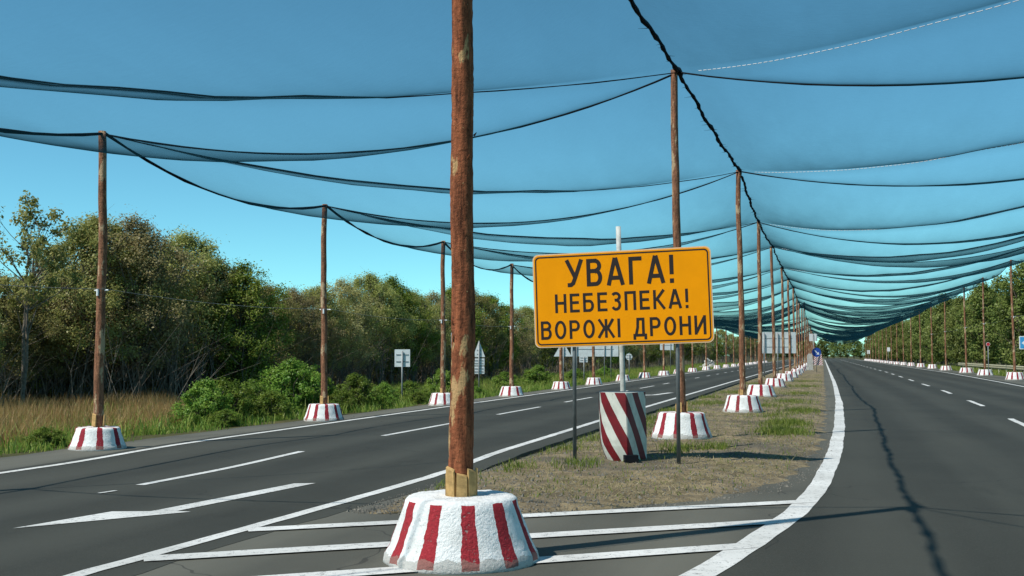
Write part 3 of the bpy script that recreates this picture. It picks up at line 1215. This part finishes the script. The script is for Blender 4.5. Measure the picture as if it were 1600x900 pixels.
def lettering(text, cx, z0, ht, width, y, parent, gap=.20):
    tot = sum((GLY[c][0] if c != ' ' else .34) + gap for c in text) - gap
    sx = width / tot
    x = cx - width / 2
    for c in text:
        if c == ' ':
            x += (.34 + gap) * sx
            continue
        wd, ps = GLY[c]
        m = MB()
        for q, poly in enumerate(ps):
            strokes(m, poly, x, z0, sx, ht, y, q)
        link('letter' if c != '!' else 'exclamation_mark', m.mesh('letter', M['sign_black']), parent)
        x += (wd + gap) * sx


# the yellow warning sign: faces the camera, its right end a little nearer
pl, prr = Vector((*G(897, 726), 0)), Vector((*G(1060, 730), 0))
ctr = (pl + prr) / 2
dirp = (prr - pl)
sw = dirp.length
rz = math.atan2(dirp.y, dirp.x)
gzs = float(med_z(ctr.x, ctr.y)) - .015
ws = thing('warning_sign', 'large amber warning board with black Cyrillic text on two steel posts', 'sign', (ctr.x, ctr.y, gzs), (0, 0, rz))
Yc = 11.78 * F / 1250
k_ = Yc / F
SWD, SHT = 279 * k_, 147.5 * k_
zc = CAMH + (555 - 466) * k_ - gzs
offx = (973.5 - 978.5) * k_
roll = R(1.75)
board = link('sign_board', plate(rounded(SWD, SHT, .085), 0, .022).mesh('sign_board', [M['peach']]), ws, (offx, 0, zc), (0, -roll, 0))
link('amber_face', plate(rounded(SWD - .035, SHT - .035, .075), -.004, -.0005).mesh('amber_face', M['amber']), board)
link('black_border', ring(rounded(SWD - .075, SHT - .075, .062), rounded(SWD - .115, SHT - .115, .048), -.006).mesh('black_border', M['sign_black']), board)
px2 = lambda p: p * k_
for txt, cx, cz, hgt, wid in (('УВАГА!', (972 - 973.5), (466 - 424.5), 43, 168), ('НЕБЕЗПЕКА!', (972.5 - 973.5), (466 - 471), 29.5, 208), ('ВОРОЖІ ДРОНИ', (973.0 - 973.5), (466 - 512.5), 29.0, 257)):
    lettering(txt, px2(cx), px2(cz - hgt / 2), px2(hgt), px2(wid), -.0065, board)
for sgn in (-1, 1):
    m = MB()
    m.tube([(sgn * sw / 2, .06, -.12), (sgn * sw / 2, .06, zc + SHT / 2 - .12)], .029, 12)
    link('sign_post', m.mesh('sign_post', M['dark_steel'], True), ws)
m = MB()
for zz in (-.4, .4):
    m.box((offx, .030, zc + zz), (SWD * .8, .016, .05))
link('cross_rail', m.mesh('cross_rail', M['galv']), ws)

# striped marker round the white post
bx, by = c2w(1.665, 12.0 * F / 1250)
gzb = float(med_z(bx, by)) - .03
k2 = 12.12 / 1250
wdn = 71 * k2
ht = 107 * k2


def stripe_uv():
    t = NT('diagonal_stripes')
    uv = t.node('UVMap', uv_map='wrap').outputs[0]
    s = t.node('SeparateXYZ')
    t.set(s.inputs[0], uv)
    n = t.noise(t.coord('Object'), 6, 5)
    a = t.math('ADD', t.math('MULTIPLY', s.outputs[0], 1.62), s.outputs[1])
    a = t.math('ADD', a, t.math('MULTIPLY', n, .03))
    st = t.math('LESS_THAN', t.math('FRACT', t.math('ADD', t.math('DIVIDE', a, .60), 10.58)), .50)
    c = t.mix(st, t.ramp(n, [(.3, (.42, .42, .36)), (.6, (.58, .58, .51))]), t.ramp(n, [(.3, (.10, .005, .008)), (.6, (.16, .006, .011))]))
    c = t.mix(t.ramp(t.noise(t.coord('Object'), 22, 6, .7), [(.27, (.7, .7, .7)), (.36, (0, 0, 0))]), c, (.18, .15, .12))
    t.col(c, .6, .35)
    return t.m


sm = thing('striped_marker', 'upright folded marker with dark red and white diagonal stripes behind sign post', 'road marker', (bx, by, gzb), (0, 0, YAW))
# plan outline, camera side is -y: left curve, front ridge, right face
plan = [(-.50, .30), (-.50, .0), (-.48, -.12), (-.42, -.22), (-.28, -.36), (-.12, -.49), (-.01, -.56), (.02, -.55), (.10, -.46), (.24, -.27), (.40, -.06), (.495, .06), (.50, .10), (.50, .30)]
plan = [(x * wdn, y * wdn * 1.15) for x, y in plan]
cum = [0]
for a, b in zip(plan[:-1], plan[1:]):
    cum.append(cum[-1] + math.hypot(b[0] - a[0], b[1] - a[1]))
full = plan + [(.30 * wdn, .44 * wdn), (-.30 * wdn, .44 * wdn)]
cum += [cum[-1] + .3, cum[-1] + .7]
nz = 12
vs, fs, uvs = [], [], []
for j in range(nz + 1):
    t = j / nz
    for (x, y), cu in zip(full, cum):
        q = max(0, (.30 - t) / .30) ** 1.3
        xx = x + (.20 * wdn) * q * max(0, (-x / wdn + .15)) * 1.15
        vs.append((xx + .008 * math.sin(t * 5), y * (1 - .18 * q), ht * t))
        uvs.append((cu, ht * t))
nf = len(full)
for j in range(nz):
    for k in range(nf):
        kk = (k + 1) % nf
        fs.append((j * nf + k, j * nf + kk, (j + 1) * nf + kk, (j + 1) * nf + k))
fs.append(tuple(nz * nf + k for k in range(nf)))
m = MB()
m.add(vs, fs)
me = m.mesh('striped_sheet', [stripe_uv(), M['concrete']])
me.polygons[len(fs) - 1].material_index = 1
ul = me.uv_layers.new(name='wrap')
for lp in me.loops:
    ul.data[lp.index].uv = uvs[lp.vertex_index]
link('striped_sheet', me, sm)
m = MB()
m.box((.06, -.60 * wdn, .08), (.20, .10, .12), .2)
st = link('broken_foot', m.mesh('broken_foot', M['rope']), sm)

# bare white post standing behind the marker
wp = [Vector(AT(966, 354, 12.75 * 1.36)), Vector(AT(976, 640, 12.75 * 1.36))]
m = MB()
fx, fy = wp[1].x, wp[1].y
gzw = float(med_z(fx, fy)) - .05
pts = [(0, 0, 0)] + [(0 + (wp[0].x - fx) * t, (wp[0].y - fy) * t, (wp[0].z - gzw) * t) for t in (.25, .5, .75, 1)]
m.tube(pts, [.044, .043, .042, .041, .040], 12)
tag(link('bare_post', m.mesh('bare_post', M['white_post'], True), None, (fx, fy, gzw)), 'bare whitish steel post rising behind the yellow sign', 'post')


def back_sign(name, label, plates, posts_, px, d, face=0.0, mat='sign_back', group=None, pr=.028, cat='sign'):
    """plates: outlines in pixels (x, y) seen from the back; posts_: pixel columns"""
    Y = onlat(px, d) if d is not None else posts_[0][1]
    x0, y0 = c2w((px - 800) / F * Y, Y)
    gz = float(terrain_h(x0, y0)) if not (-12.4 < x0 < 13.1) else (float(med_z(x0, y0)) - .01 if x0 < 0 else .0)
    t = thing(name, label, cat, (x0, y0, gz), (0, 0, YAW + face), group)
    k = Y / F
    cv = lambda p: ((p[0] - px) * k, CAMH + (HZ - p[1]) * k - gz)
    for pts in plates:
        link('panel', plate([cv(p) for p in pts], -.01, .012).mesh('panel', M[mat]), t)
        if mat == 'sign_back':
            q = [cv(p) for p in pts]
            zz = [p[1] for p in q]
            xs_ = [p[0] for p in q]
            m = MB()
            for f in (.3, .7):
                m.box(((min(xs_) + max(xs_)) / 2, -.018, min(zz) + (max(zz) - min(zz)) * (f if len(q) != 3 else f * .6)), ((max(xs_) - min(xs_)) * (.8 if len(q) != 3 else .35), .012, .03))
            link('stiffener', m.mesh('stiffener', M['galv']), t)
    top = max(cv(p)[1] for q in plates for p in q)
    for pxp in posts_:
        m = MB()
        xx = (pxp - px) * k
        m.tube([(xx, -.03 - pr, -.1), (xx, -.03 - pr, top - .05)], pr, 8)
        link('post', m.mesh('post', M['galv'], True), t)
    return t


def rect(x0, y0, x1, y1):
    return [(x0, y1), (x1, y1), (x1, y0), (x0, y0)]


def disc(x, y, r, n=20):
    return [(x + r * math.cos(2 * math.pi * k / n), y - r * math.sin(2 * math.pi * k / n)) for k in range(n)]


back_sign('road_sign', 'square grey sign back on one post before the left trees', [rect(617, 546, 641, 573)], [629], 629, -14.6)
back_sign('road_sign', 'triangular sign back above two small plates, right of foreground pole', [[(739, 558), (758, 558), (748.5, 532)], rect(740, 560, 757, 571), rect(740, 572.5, 757, 584)], [748.5], 748.5, -14.6)
back_sign('road_sign', 'tall grey sign back peeking out left of the foreground pole', [rect(705, 520, 716, 543)], [711], 711, -14.2)
back_sign('road_sign', 'triangular grey sign back under the lower left corner of the yellow board', [[(865, 557), (893, 557), (879, 533)]], [880], 880, -13.9)
back_sign('billboard', 'wide pale billboard back half hidden behind the yellow board', [rect(892, 519, 966, 557)], [901, 944, 954], 929, -15.0)
back_sign('road_sign', 'small square sign back below the wide pale billboard', [rect(905, 556, 918, 566)], [912], 912, -13.4)
back_sign('road_sign', 'small round sign back on a post left of the far bases', [disc(982.5, 557.5, 5.2)], [982.5], 982.5, -14.0)
back_sign('road_sign', 'pale panel back low behind right end of the yellow board', [rect(1031, 522, 1052, 547)], [1036, 1047], 1041, -15.0)
# median signs
back_sign('direction_board', 'large pale green-grey board back standing among the median poles', [rect(1186, 519, 1243, 552)], [1193, 1214, 1232], 1214, -3.05, pr=.05)
back_sign('road_sign', 'pair of small white panels high on a post above the blue disc', [rect(1264, 521.5, 1269.6, 533), rect(1271, 521.5, 1276.6, 533)], [1270.3], 1270.3, -1.0, mat='white')
t = back_sign('keep_right_sign', 'round blue disc with white diagonal arrow at the end of the median', [disc(1275, 550.5, 7.2)], [1275], 1275, -.55, mat='blue')
m = MB()
kk = onlat(1275, -.55) / F
cz = CAMH + (HZ - 550.5) * kk - t.location.z
a = 7.2 * kk
for pts in ([(-.55, .42), (-.40, .57), (.30, -.13), (.15, -.28)], [(.55, -.52), (.48, .08), (-.06, -.46)]):
    m.add([(p[0] * a, -.0125, cz + p[1] * a) for p in pts], [tuple(range(len(pts)))])
link('white_arrow', m.mesh('white_arrow', M['white']), t)
for c_ in list(t.children):
    if c_.name.startswith('post'):
        c_.location.y = .10


def board_stripe():
    t = NT('board_stripes')
    s = t.node('SeparateXYZ')
    t.set(s.inputs[0], t.node('TexCoord').outputs['Object'])
    a = t.math('SUBTRACT', s.outputs[2], s.outputs[0])
    st = t.math('LESS_THAN', t.math('FRACT', t.math('ADD', t.math('DIVIDE', a, .34), 20.0)), .45)
    t.col(t.mix(st, (.66, .65, .61), (.34, .03, .04)), .6, .3)
    return t.m


M['board_stripes'] = board_stripe()
for px_, yb, d_, wpx, hpx, lab in ((1277, 578, -.75, 13, 20, 'striped marker board leaning under the blue arrow disc'), (1264, 581, -1.35, 9, 26, 'pale concrete marker block left of the blue arrow disc')):
    Y = onlat(px_, d_)
    x0, y0 = c2w((px_ - 800) / F * Y, Y)
    k = Y / F
    a, b = wpx * k / 2, hpx * k
    t = thing('marker_board', lab, 'road marker', (x0, y0, float(med_z(x0, y0)) - .03), (0, 0, YAW))
    link('panel', plate([(-a, 0), (a * 1.1, 0), (a * .8, b * .9), (a * .45, b), (-a * .5, b), (-a * .9, b * .9)], -.06, .06).mesh('panel', M['board_stripes'] if wpx > 10 else M['concrete']), t, (0, 0, .04), (R(-8), R(4), 0))
    m = MB()
    m.box((0, 0, .05), (a * 2.3, .5, .12))
    link('foot', m.mesh('foot', M['concrete']), t)

# right-hand signs
def front_sign(name, label, px, py, d, half_w, half_h, mat, posts_=True, circ=False):
    Y = onlat(px, d)
    x0, y0 = c2w((px - 800) / F * Y, Y)
    k = Y / F
    gz = float(terrain_h(x0, y0)) if x0 > 13.1 else 0
    t = thing(name, label, 'sign', (x0, y0, gz), (0, 0, YAW * .3))
    cz = CAMH + (HZ - py) * k - gz
    o = rounded(2 * half_w, 2 * half_h, .05 if not circ else half_w * .98)
    link('panel', plate([(x, z + cz) for x, z in o], 0, .02).mesh('panel', M['white']), t)
    i = rounded(2 * half_w * .88, 2 * half_h * .88, .04 if not circ else half_w * .85)
    link('face', plate([(x, z + cz) for x, z in i], -.004, -.0005).mesh('face', M[mat]), t)
    m = MB()
    m.tube([(0, .055, -.1), (0, .055, cz + half_h * .8)], .03, 8)
    link('post', m.mesh('post', M['galv'], True), t)
    return t, cz


t, cz = front_sign('blue_sign', 'light blue road sign with white symbol cut by the right picture edge', 1603, 535.5, 12.9, .45, .43, 'light_blue')
m = MB()
m.add([(p[0], -.006, cz + p[1]) for p in ((-.30, -.02), (-.06, .2), (-.06, .08), (.28, .08), (.28, -.10), (-.06, -.10), (-.06, -.24))], [tuple(range(7))])
link('white_symbol', m.mesh('white_symbol', M['white']), t)
front_sign('small_round_sign', 'small round pinkish sign beside a right-hand log pole', 1543, 538, 12.35, .15, .15, 'red', circ=True)
front_sign('small_white_sign', 'small white sign low before the right-hand trees', 1387, 546, 13.2, .36, .42, 'white')
front_sign('small_white_sign', 'tiny far white sign before the right-hand trees', 1356, 550, 13.2, .40, .55, 'white')

# guard rail at right
gr = thing('guard_rail', 'pale metal guard rail behind the right-hand striped bases', 'guard rail', (14.1, 55, 0))
prof = [(0, .48), (-.05, .54), (-.05, .60), (0, .64), (-.05, .69), (-.05, .75), (0, .80)]
for k in range(18):
    m = MB()
    y0, y1 = k * 4.0, k * 4.0 + 3.985
    vs = [(p[0], y, p[1]) for y in (y0, y1) for p in prof]
    n = len(prof)
    m.add(vs, [(q, q + 1, n + q + 1, n + q) for q in range(n - 1)])
    link('rail_beam', m.mesh('rail_beam', M['rail']), gr)
    m = MB()
    m.box((.045, y0 + .1, .22), (.08, .1, 1.1))
    link('rail_post', m.mesh('rail_post', M['rail']), gr)

# pale rubble heap by the far left road
hx, hy = G(1107, 571)
hx, hy = -14.4, 14.4 / math.tan(YAW - math.atan((1107 - 800) / F))
rh = thing('rubble_heap', 'pale concrete rubble heap beside the far left road', 'rubble', (hx, hy, float(terrain_h(hx, hy))))
for k in range(22):
    m = MB()
    rr = random.uniform(.25, .5)
    a = random.uniform(0, 6.28)
    q = random.uniform(0, 1.15)
    zz = max(.1, (1.15 - q) * .9 * random.random() + .12)
    vs = []
    for c_ in ((-1, -1, -1), (1, -1, -1), (1, 1, -1), (-1, 1, -1), (-1, -1, 1), (1, -1, 1), (1, 1, 1), (-1, 1, 1)):
        vs.append([v_ * rr * .6 * random.uniform(.6, 1.1) for v_ in c_])
    m.add(vs, [(3, 2, 1, 0), (4, 5, 6, 7), (0, 1, 5, 4), (1, 2, 6, 5), (2, 3, 7, 6), (3, 0, 4, 7)])
    link('concrete_chunk', m.mesh('concrete_chunk', M['concrete']), rh, (q * math.cos(a), q * math.sin(a), zz), (random.random(), random.random(), random.random()))

# ------------------------------------------------------------------ trees and bushes


def make_plant(seed, height, width, low, nclump, per, lsize, crad, stems, leafmat, trunkmat, top_bias=.0, stem_r=.09, sparse=False, elong=1.5, brush=0):
    """-> (trunk mesh, crown mesh): leaning stems, a limb to each leaf clump, small leaves round the clumps"""
    rg = np.random.default_rng(seed)
    rp = random.Random(seed)
    tm = MB()
    stem_pts = []
    for k in range(stems):
        a = 2 * math.pi * (k + rp.random() * .6) / stems
        spread = (width * .30 if stems > 1 else width * .04) * rp.uniform(.5, 1.1)
        n = 7
        pts, rad = [], []
        hh_ = height * rp.uniform(.72, .92)
        for i in range(n + 1):
            t = i / n
            pts.append(Vector((math.cos(a) * spread * t ** 1.2 + .10 * width * .1 * rp.uniform(-1, 1) * t * 2, math.sin(a) * spread * t ** 1.2 + .02 * width * rp.uniform(-1, 1) * t * 2, -.1 + hh_ * t)))
            rad.append(stem_r * (1 - .86 * t) + .006)
        tm.tube(pts, rad, 6, False)
        stem_pts += [(p, r) for p, r in zip(pts, rad)][1:]
    for _ in range(brush):   # bare undergrowth stems in the lower half
        a, q = rp.uniform(0, 6.283), width * .46 * math.sqrt(rp.random())
        p = Vector((q * math.cos(a), q * math.sin(a), -.1))
        dv = Vector((rp.gauss(0, .28), rp.gauss(0, .28), 1)).normalized()
        L = height * rp.uniform(.25, .62)
        e1 = p + dv * L * .5 + Vector((rp.gauss(0, .06), rp.gauss(0, .06), 0)) * height * .4
        e2 = e1 + (dv + Vector((rp.gauss(0, .3), rp.gauss(0, .3), 0))) * L * .5
        r = rp.uniform(.010, .024)
        tm.tube([p, e1, e2], [r, r * .7, .004], 4, False)
        for _ in range(2):
            tm.tube([e1, e1 + (dv + Vector((rp.gauss(0, .7), rp.gauss(0, .7), 0))) * L * .35], [r * .5, .003], 3, False)
    # uneven lobed envelope
    lobes = rg.uniform(.58, 1.18, (7, 9))
    cl = []
    tries = 0
    while len(cl) < nclump and tries < nclump * 40:
        tries += 1
        u, v = rg.random(), rg.random()
        th = 2 * math.pi * u
        z = low + (1 - low) * (v ** (1.0 - top_bias * .55))
        zz = (z - low) / (1 - low)
        prof = math.sin(math.pi * min(1, (zz * .86 + .14)) ** (.85 + top_bias)) ** .6
        lb = lobes[int(zz * 6.99), int(u * 8.99)]
        r = width / 2 * prof * lb * (rg.random() ** (.42 if not sparse else .6))
        cl.append((math.cos(th) * r, math.sin(th) * r, height * z * (.90 + .16 * lobes[0, int(u * 8.99)] * .9) * .97))
    cl = np.array(cl)
    # limbs
    for c_ in cl[::(1 if sparse else 2)]:
        c_ = Vector(c_)
        best = min(stem_pts, key=lambda q: (q[0] - c_).length + (2.0 * max(0, q[0].z - c_.z + .15 * height)))
        p0, r0 = best
        mid = p0.lerp(c_, .5) + Vector((rp.uniform(-.12, .12), rp.uniform(-.12, .12), rp.uniform(-.05, .15))) * width * .18
        r1 = min(r0 * .55, stem_r * .32) + .004
        tm.tube([p0, p0.lerp(mid, .6), mid, mid.lerp(c_, .6), c_], [r1, r1 * .8, r1 * .65, r1 * .45, .004], 4, False)
        for _ in range(3):
            e = c_ + Vector((rp.gauss(0, 1), rp.gauss(0, 1), rp.gauss(.3, .8))) * crad * .75
            tm.tube([mid.lerp(c_, rp.uniform(.3, .9)), e], [r1 * .35 + .002, .002], 3, False)
    # leaves
    n = len(cl) * per
    ci = np.repeat(np.arange(len(cl)), per)
    cs = crad * rg.uniform(.4, 1.3, len(cl))[ci]
    off = rg.normal(0, 1, (n, 3))
    off /= np.linalg.norm(off, axis=1)[:, None] + 1e-9
    off *= (rg.random(n) ** .5)[:, None]
    off[:, 2] *= .8
    P_ = cl[ci] + off * cs[:, None] + rg.normal(0, 1, (n, 3)) * (crad * np.where(rg.random(n) < .22, .40, .15))[:, None]
    P_[:, 2] = np.maximum(P_[:, 2], .08)
    # leaves turn their faces outwards and to the light
    outw = P_ - np.array([0, 0, height * (low + (1 - low) * .35)])
    outw /= np.linalg.norm(outw, axis=1)[:, None] + 1e-9
    nr = outw * .55 + off * .55 + np.array([0, 0, .45]) + rg.normal(0, .55, (n, 3))
    d1 = np.cross(nr, rg.normal(0, 1, (n, 3)))
    d1 /= np.linalg.norm(d1, axis=1)[:, None]
    d2 = np.cross(nr, d1)
    d2 /= np.linalg.norm(d2, axis=1)[:, None]
    ls = lsize * rg.uniform(.6, 1.4, n)
    a = d1 * (ls * elong / 2)[:, None]
    b = d2 * (ls / 2)[:, None]
    vv = np.stack([P_ - a, P_ + b * .9 - a * .1, P_ + a, P_ - b * .9 - a * .1], 1).reshape(-1, 3)
    var = np.clip(rg.uniform(0, 1, len(cl))[ci] * .6 + rg.uniform(0, 1, n) * .4, 0, 1)
    return tm.mesh('trunk', trunkmat, True), np_mesh('crown', vv, 4, leafmat, attr=var)


PROTO = {
    'olive': [make_plant(100 + k, 6.0, 5.6, .24, 300, 150, .056, .40, 13, M['leaf_olive'], M['trunk_pale'], .25, .055, brush=70) for k in range(3)],
    'brown': [make_plant(110 + k, 6.0, 5.4, .22, 290, 115, .054, .40, 15, M['leaf_brown'], M['trunk_pale'], .25, .05, brush=80) for k in range(2)],
    'green': [make_plant(120 + k, 5.6, 4.6, .15, 230, 150, .066, .42, 8, M['leaf_green'], M['trunk'], .2) for k in range(2)],
    'thicket': [make_plant(170 + k, 4.6, 5.6, .03, 210, 110, .060, .42, 14, M['leaf_olive'], M['trunk'], .0, .05, brush=120) for k in range(2)],
    'sparse': [make_plant(130, 7.0, 4.2, .52, 46, 85, .085, .34, 2, M['leaf_olive'], M['trunk_pale'], .5, .07, True)],
    'tall': [make_plant(140 + k, 10.5, 6.0, .10, 170, 90, .17, .80, 3, M['leaf_wood'], M['trunk'], .2, .13) for k in range(2)],
    'pine': [make_plant(150 + k, 11.5, 5.4, .38, 120, 95, .16, .70, 1, M['leaf_dark'], M['trunk'], .5, .17) for k in range(2)],
    'bush': [make_plant(160 + k, 1.5, 2.0, .05, 130, 90, .046, .17, 11, M['leaf_bush'], M['trunk'], .0, .02) for k in range(3)],
}
DESC = {'olive': 'bushy olive-green tree', 'brown': 'dry greyish brown-leaved tree', 'green': 'bright green leafy tree', 'sparse': 'tall open-crowned tree',
        'tall': 'tall green leafy tree', 'pine': 'tall dark green pine-like tree', 'bush': 'low green bush'}


def plant(kind, x, y, sc_, label, group, idx, name=None, sxy=1.0):
    tr, cr = PROTO[kind][idx % len(PROTO[kind])]
    t = thing(name or ('bush' if kind == 'bush' else 'tree'), label, 'bush' if kind == 'bush' else 'tree', (x, y, float(terrain_h(x, y))), (0, 0, (idx * 2.399) % 6.283), group, (sc_ * sxy, sc_ * sxy, sc_))
    link('trunk', tr, t)
    link('crown', cr, t)
    return t


def at_px(px, d):
    Y = onlat(px, d)
    return c2w((px - 800) / F * Y, Y)


def order(n):
    return ORD[n] if n < len(ORD) else None


# left belt, front row: pixel column, lateral distance, top pixel, kind
front = [(-95, -24.5, 410, 'olive'), (-15, -26.5, 432, 'olive'), (38, -23.5, 312, 'sparse'), (70, -26.5, 425, 'brown'), (152, -25, 352, 'olive'), (215, -24, 350, 'brown'), (285, -25, 375, 'olive'),
         (335, -24, 415, 'brown'), (376, -23.0, 420, 'green'), (415, -25, 452, 'olive'), (455, -25, 456, 'brown'), (492, -25, 455, 'olive'), (535, -25, 444, 'brown'), (575, -25, 436, 'olive'),
         (612, -25, 440, 'green'), (645, -25, 462, 'olive'), (676, -25, 462, 'brown'), (705, -25, 455, 'green'), (735, -25, 458, 'olive'), (766, -25, 464, 'green'), (795, -25, 482, 'brown'),
         (822, -25, 484, 'olive'), (846, -25, 486, 'green'), (872, -25, 488, 'olive'), (900, -25, 492, 'brown'), (925, -25, 494, 'olive'), (950, -25, 498, 'green')]
px_ = 972
q_ = 0
while px_ < 1262:
    front.append((px_, -24, 503 + (px_ - 972) * .115 + 4 * math.sin(q_ * 1.9), ('olive', 'brown', 'green')[q_ % 3]))
    q_ += 1
    px_ += max(5.0, 21 - q_ * .75)
cnt = {}
HT = {'thicket': 4.6, 'olive': 6.0, 'brown': 6.0, 'green': 5.6, 'sparse': 7.0, 'tall': 10.5, 'pine': 11.5}
for i, (px, d, ytop, kind) in enumerate(front):
    x, y = at_px(px, d)
    Yd = onlat(px, d)
    z = CAMH + (HZ - ytop) / F * Yd + .2
    n = cnt.get(kind, 0)
    cnt[kind] = n + 1
    if kind == 'sparse':
        lab = 'tall open-crowned tree with thin bare limbs at the left picture edge'
    elif i < 27 and order(n):
        lab = '%s in the left belt, %s of its kind from the left' % (DESC[kind], order(n))
    else:
        lab = 'distant %s at the far end of the left belt' % DESC[kind]
    plant(kind, x, y, z / HT[kind], lab, 'trees of the left belt', i, sxy=1.0 if kind != 'sparse' else .9)
# second row behind, lower, closing the gaps
for i in range(42):
    px = -60 + i * 27
    d = -29.0 - 1.2 * math.sin(i * 2.1)
    x, y = at_px(px, d)
    f_ = np.interp(px, [f[0] for f in front if f[3] != 'sparse'], [f[2] for f in front if f[3] != 'sparse'])
    Yd = onlat(px, d)
    z = CAMH + (HZ - (f_ + 40)) / F * Yd
    kind = 'thicket'
    plant(kind, x, y, max(.55, z / HT[kind]), 'dark tree in the back row of the left belt, seen through gaps', 'trees in the back row of the left belt', i + 3)
# right belt
rt = []
for i in range(46):
    s = 96 + 7.6 * i + 2 * math.sin(i * 1.7)
    rt.append((19.5 + 1.6 * math.sin(i * 2.2), s, 'tall', .90 + .14 * math.sin(i * 1.3)))
    if i % 2 == 0:
        rt.append((25 + 1.5 * math.sin(i * 1.1), s + 3, 'pine', 1.0 + .12 * math.sin(i * 2.9)))
n1 = {'tall': 0, 'pine': 0}
for i, (x, y, kind, s_) in enumerate(rt):
    n = n1[kind]
    n1[kind] += 1
    lab = ('%s behind the right-hand poles, %s of its kind from the right' % (DESC[kind], order(n))) if order(n) else 'distant %s at the far end of the right belt' % DESC[kind]
    plant(kind, x, y, s_, lab, 'trees of the right belt', i)
# a far wood closing the road's end
for i in range(30):
    plant('tall', -34 + 3.0 * i, 540 + 6 * math.sin(i * 2.3), .9 + .2 * math.sin(i * 1.7), 'tiny far tree closing the view at the end of the road', 'trees at the end of the road', i)
# bushes on the left verge: pixel column, ground row, top row, width factor
bl = [(318, 672, 590, 1.0), (352, 668, 588, 1.1), (395, 662, 588, 1.0), (452, 655, 556, 1.0), (480, 652, 562, .9), (556, 648, 584, 1.0), (600, 642, 598, 1.1), (425, 664, 612, 1.2), (640, 630, 590, 1.2), (692, 622, 570, 1.0),
      (300, 668, 622, 1.3), (840, 604, 566, 1.2), (790, 610, 578, 1.3), (535, 652, 612, 1.2), (900, 598, 572, 1.3), (945, 592, 570, 1.4), (735, 618, 590, 1.3)]
for i, (px, yb, yt, wf) in enumerate(bl):
    x, y = G(px, yb, -.2)
    Y = (CAMH + .2) / ((yb - HZ) / F)
    h_ = (yb - yt) / F * Y
    lab = 'low green bush on the left verge, %s from the left' % ORD[i] if i < 17 else 'small green bush among others by the far left road'
    plant('bush', x, y, .86 * h_ / 1.5, lab, 'bushes on the left verge', i, sxy=wf)

# weed clumps at the asphalt edge
for i in range(12):
    yy = 13.5 + 2.6 * i + 1.1 * math.sin(i * 2.7)
    plant('bush', -13.0 - .45 * abs(math.sin(i * 1.9)), yy, .24 + .10 * abs(math.sin(i * 3.1)), 'small weed clump at the left asphalt edge, %s from the left' % ORD[i], 'weed clumps at the left asphalt edge', i, 'weed_clump', 1.5)
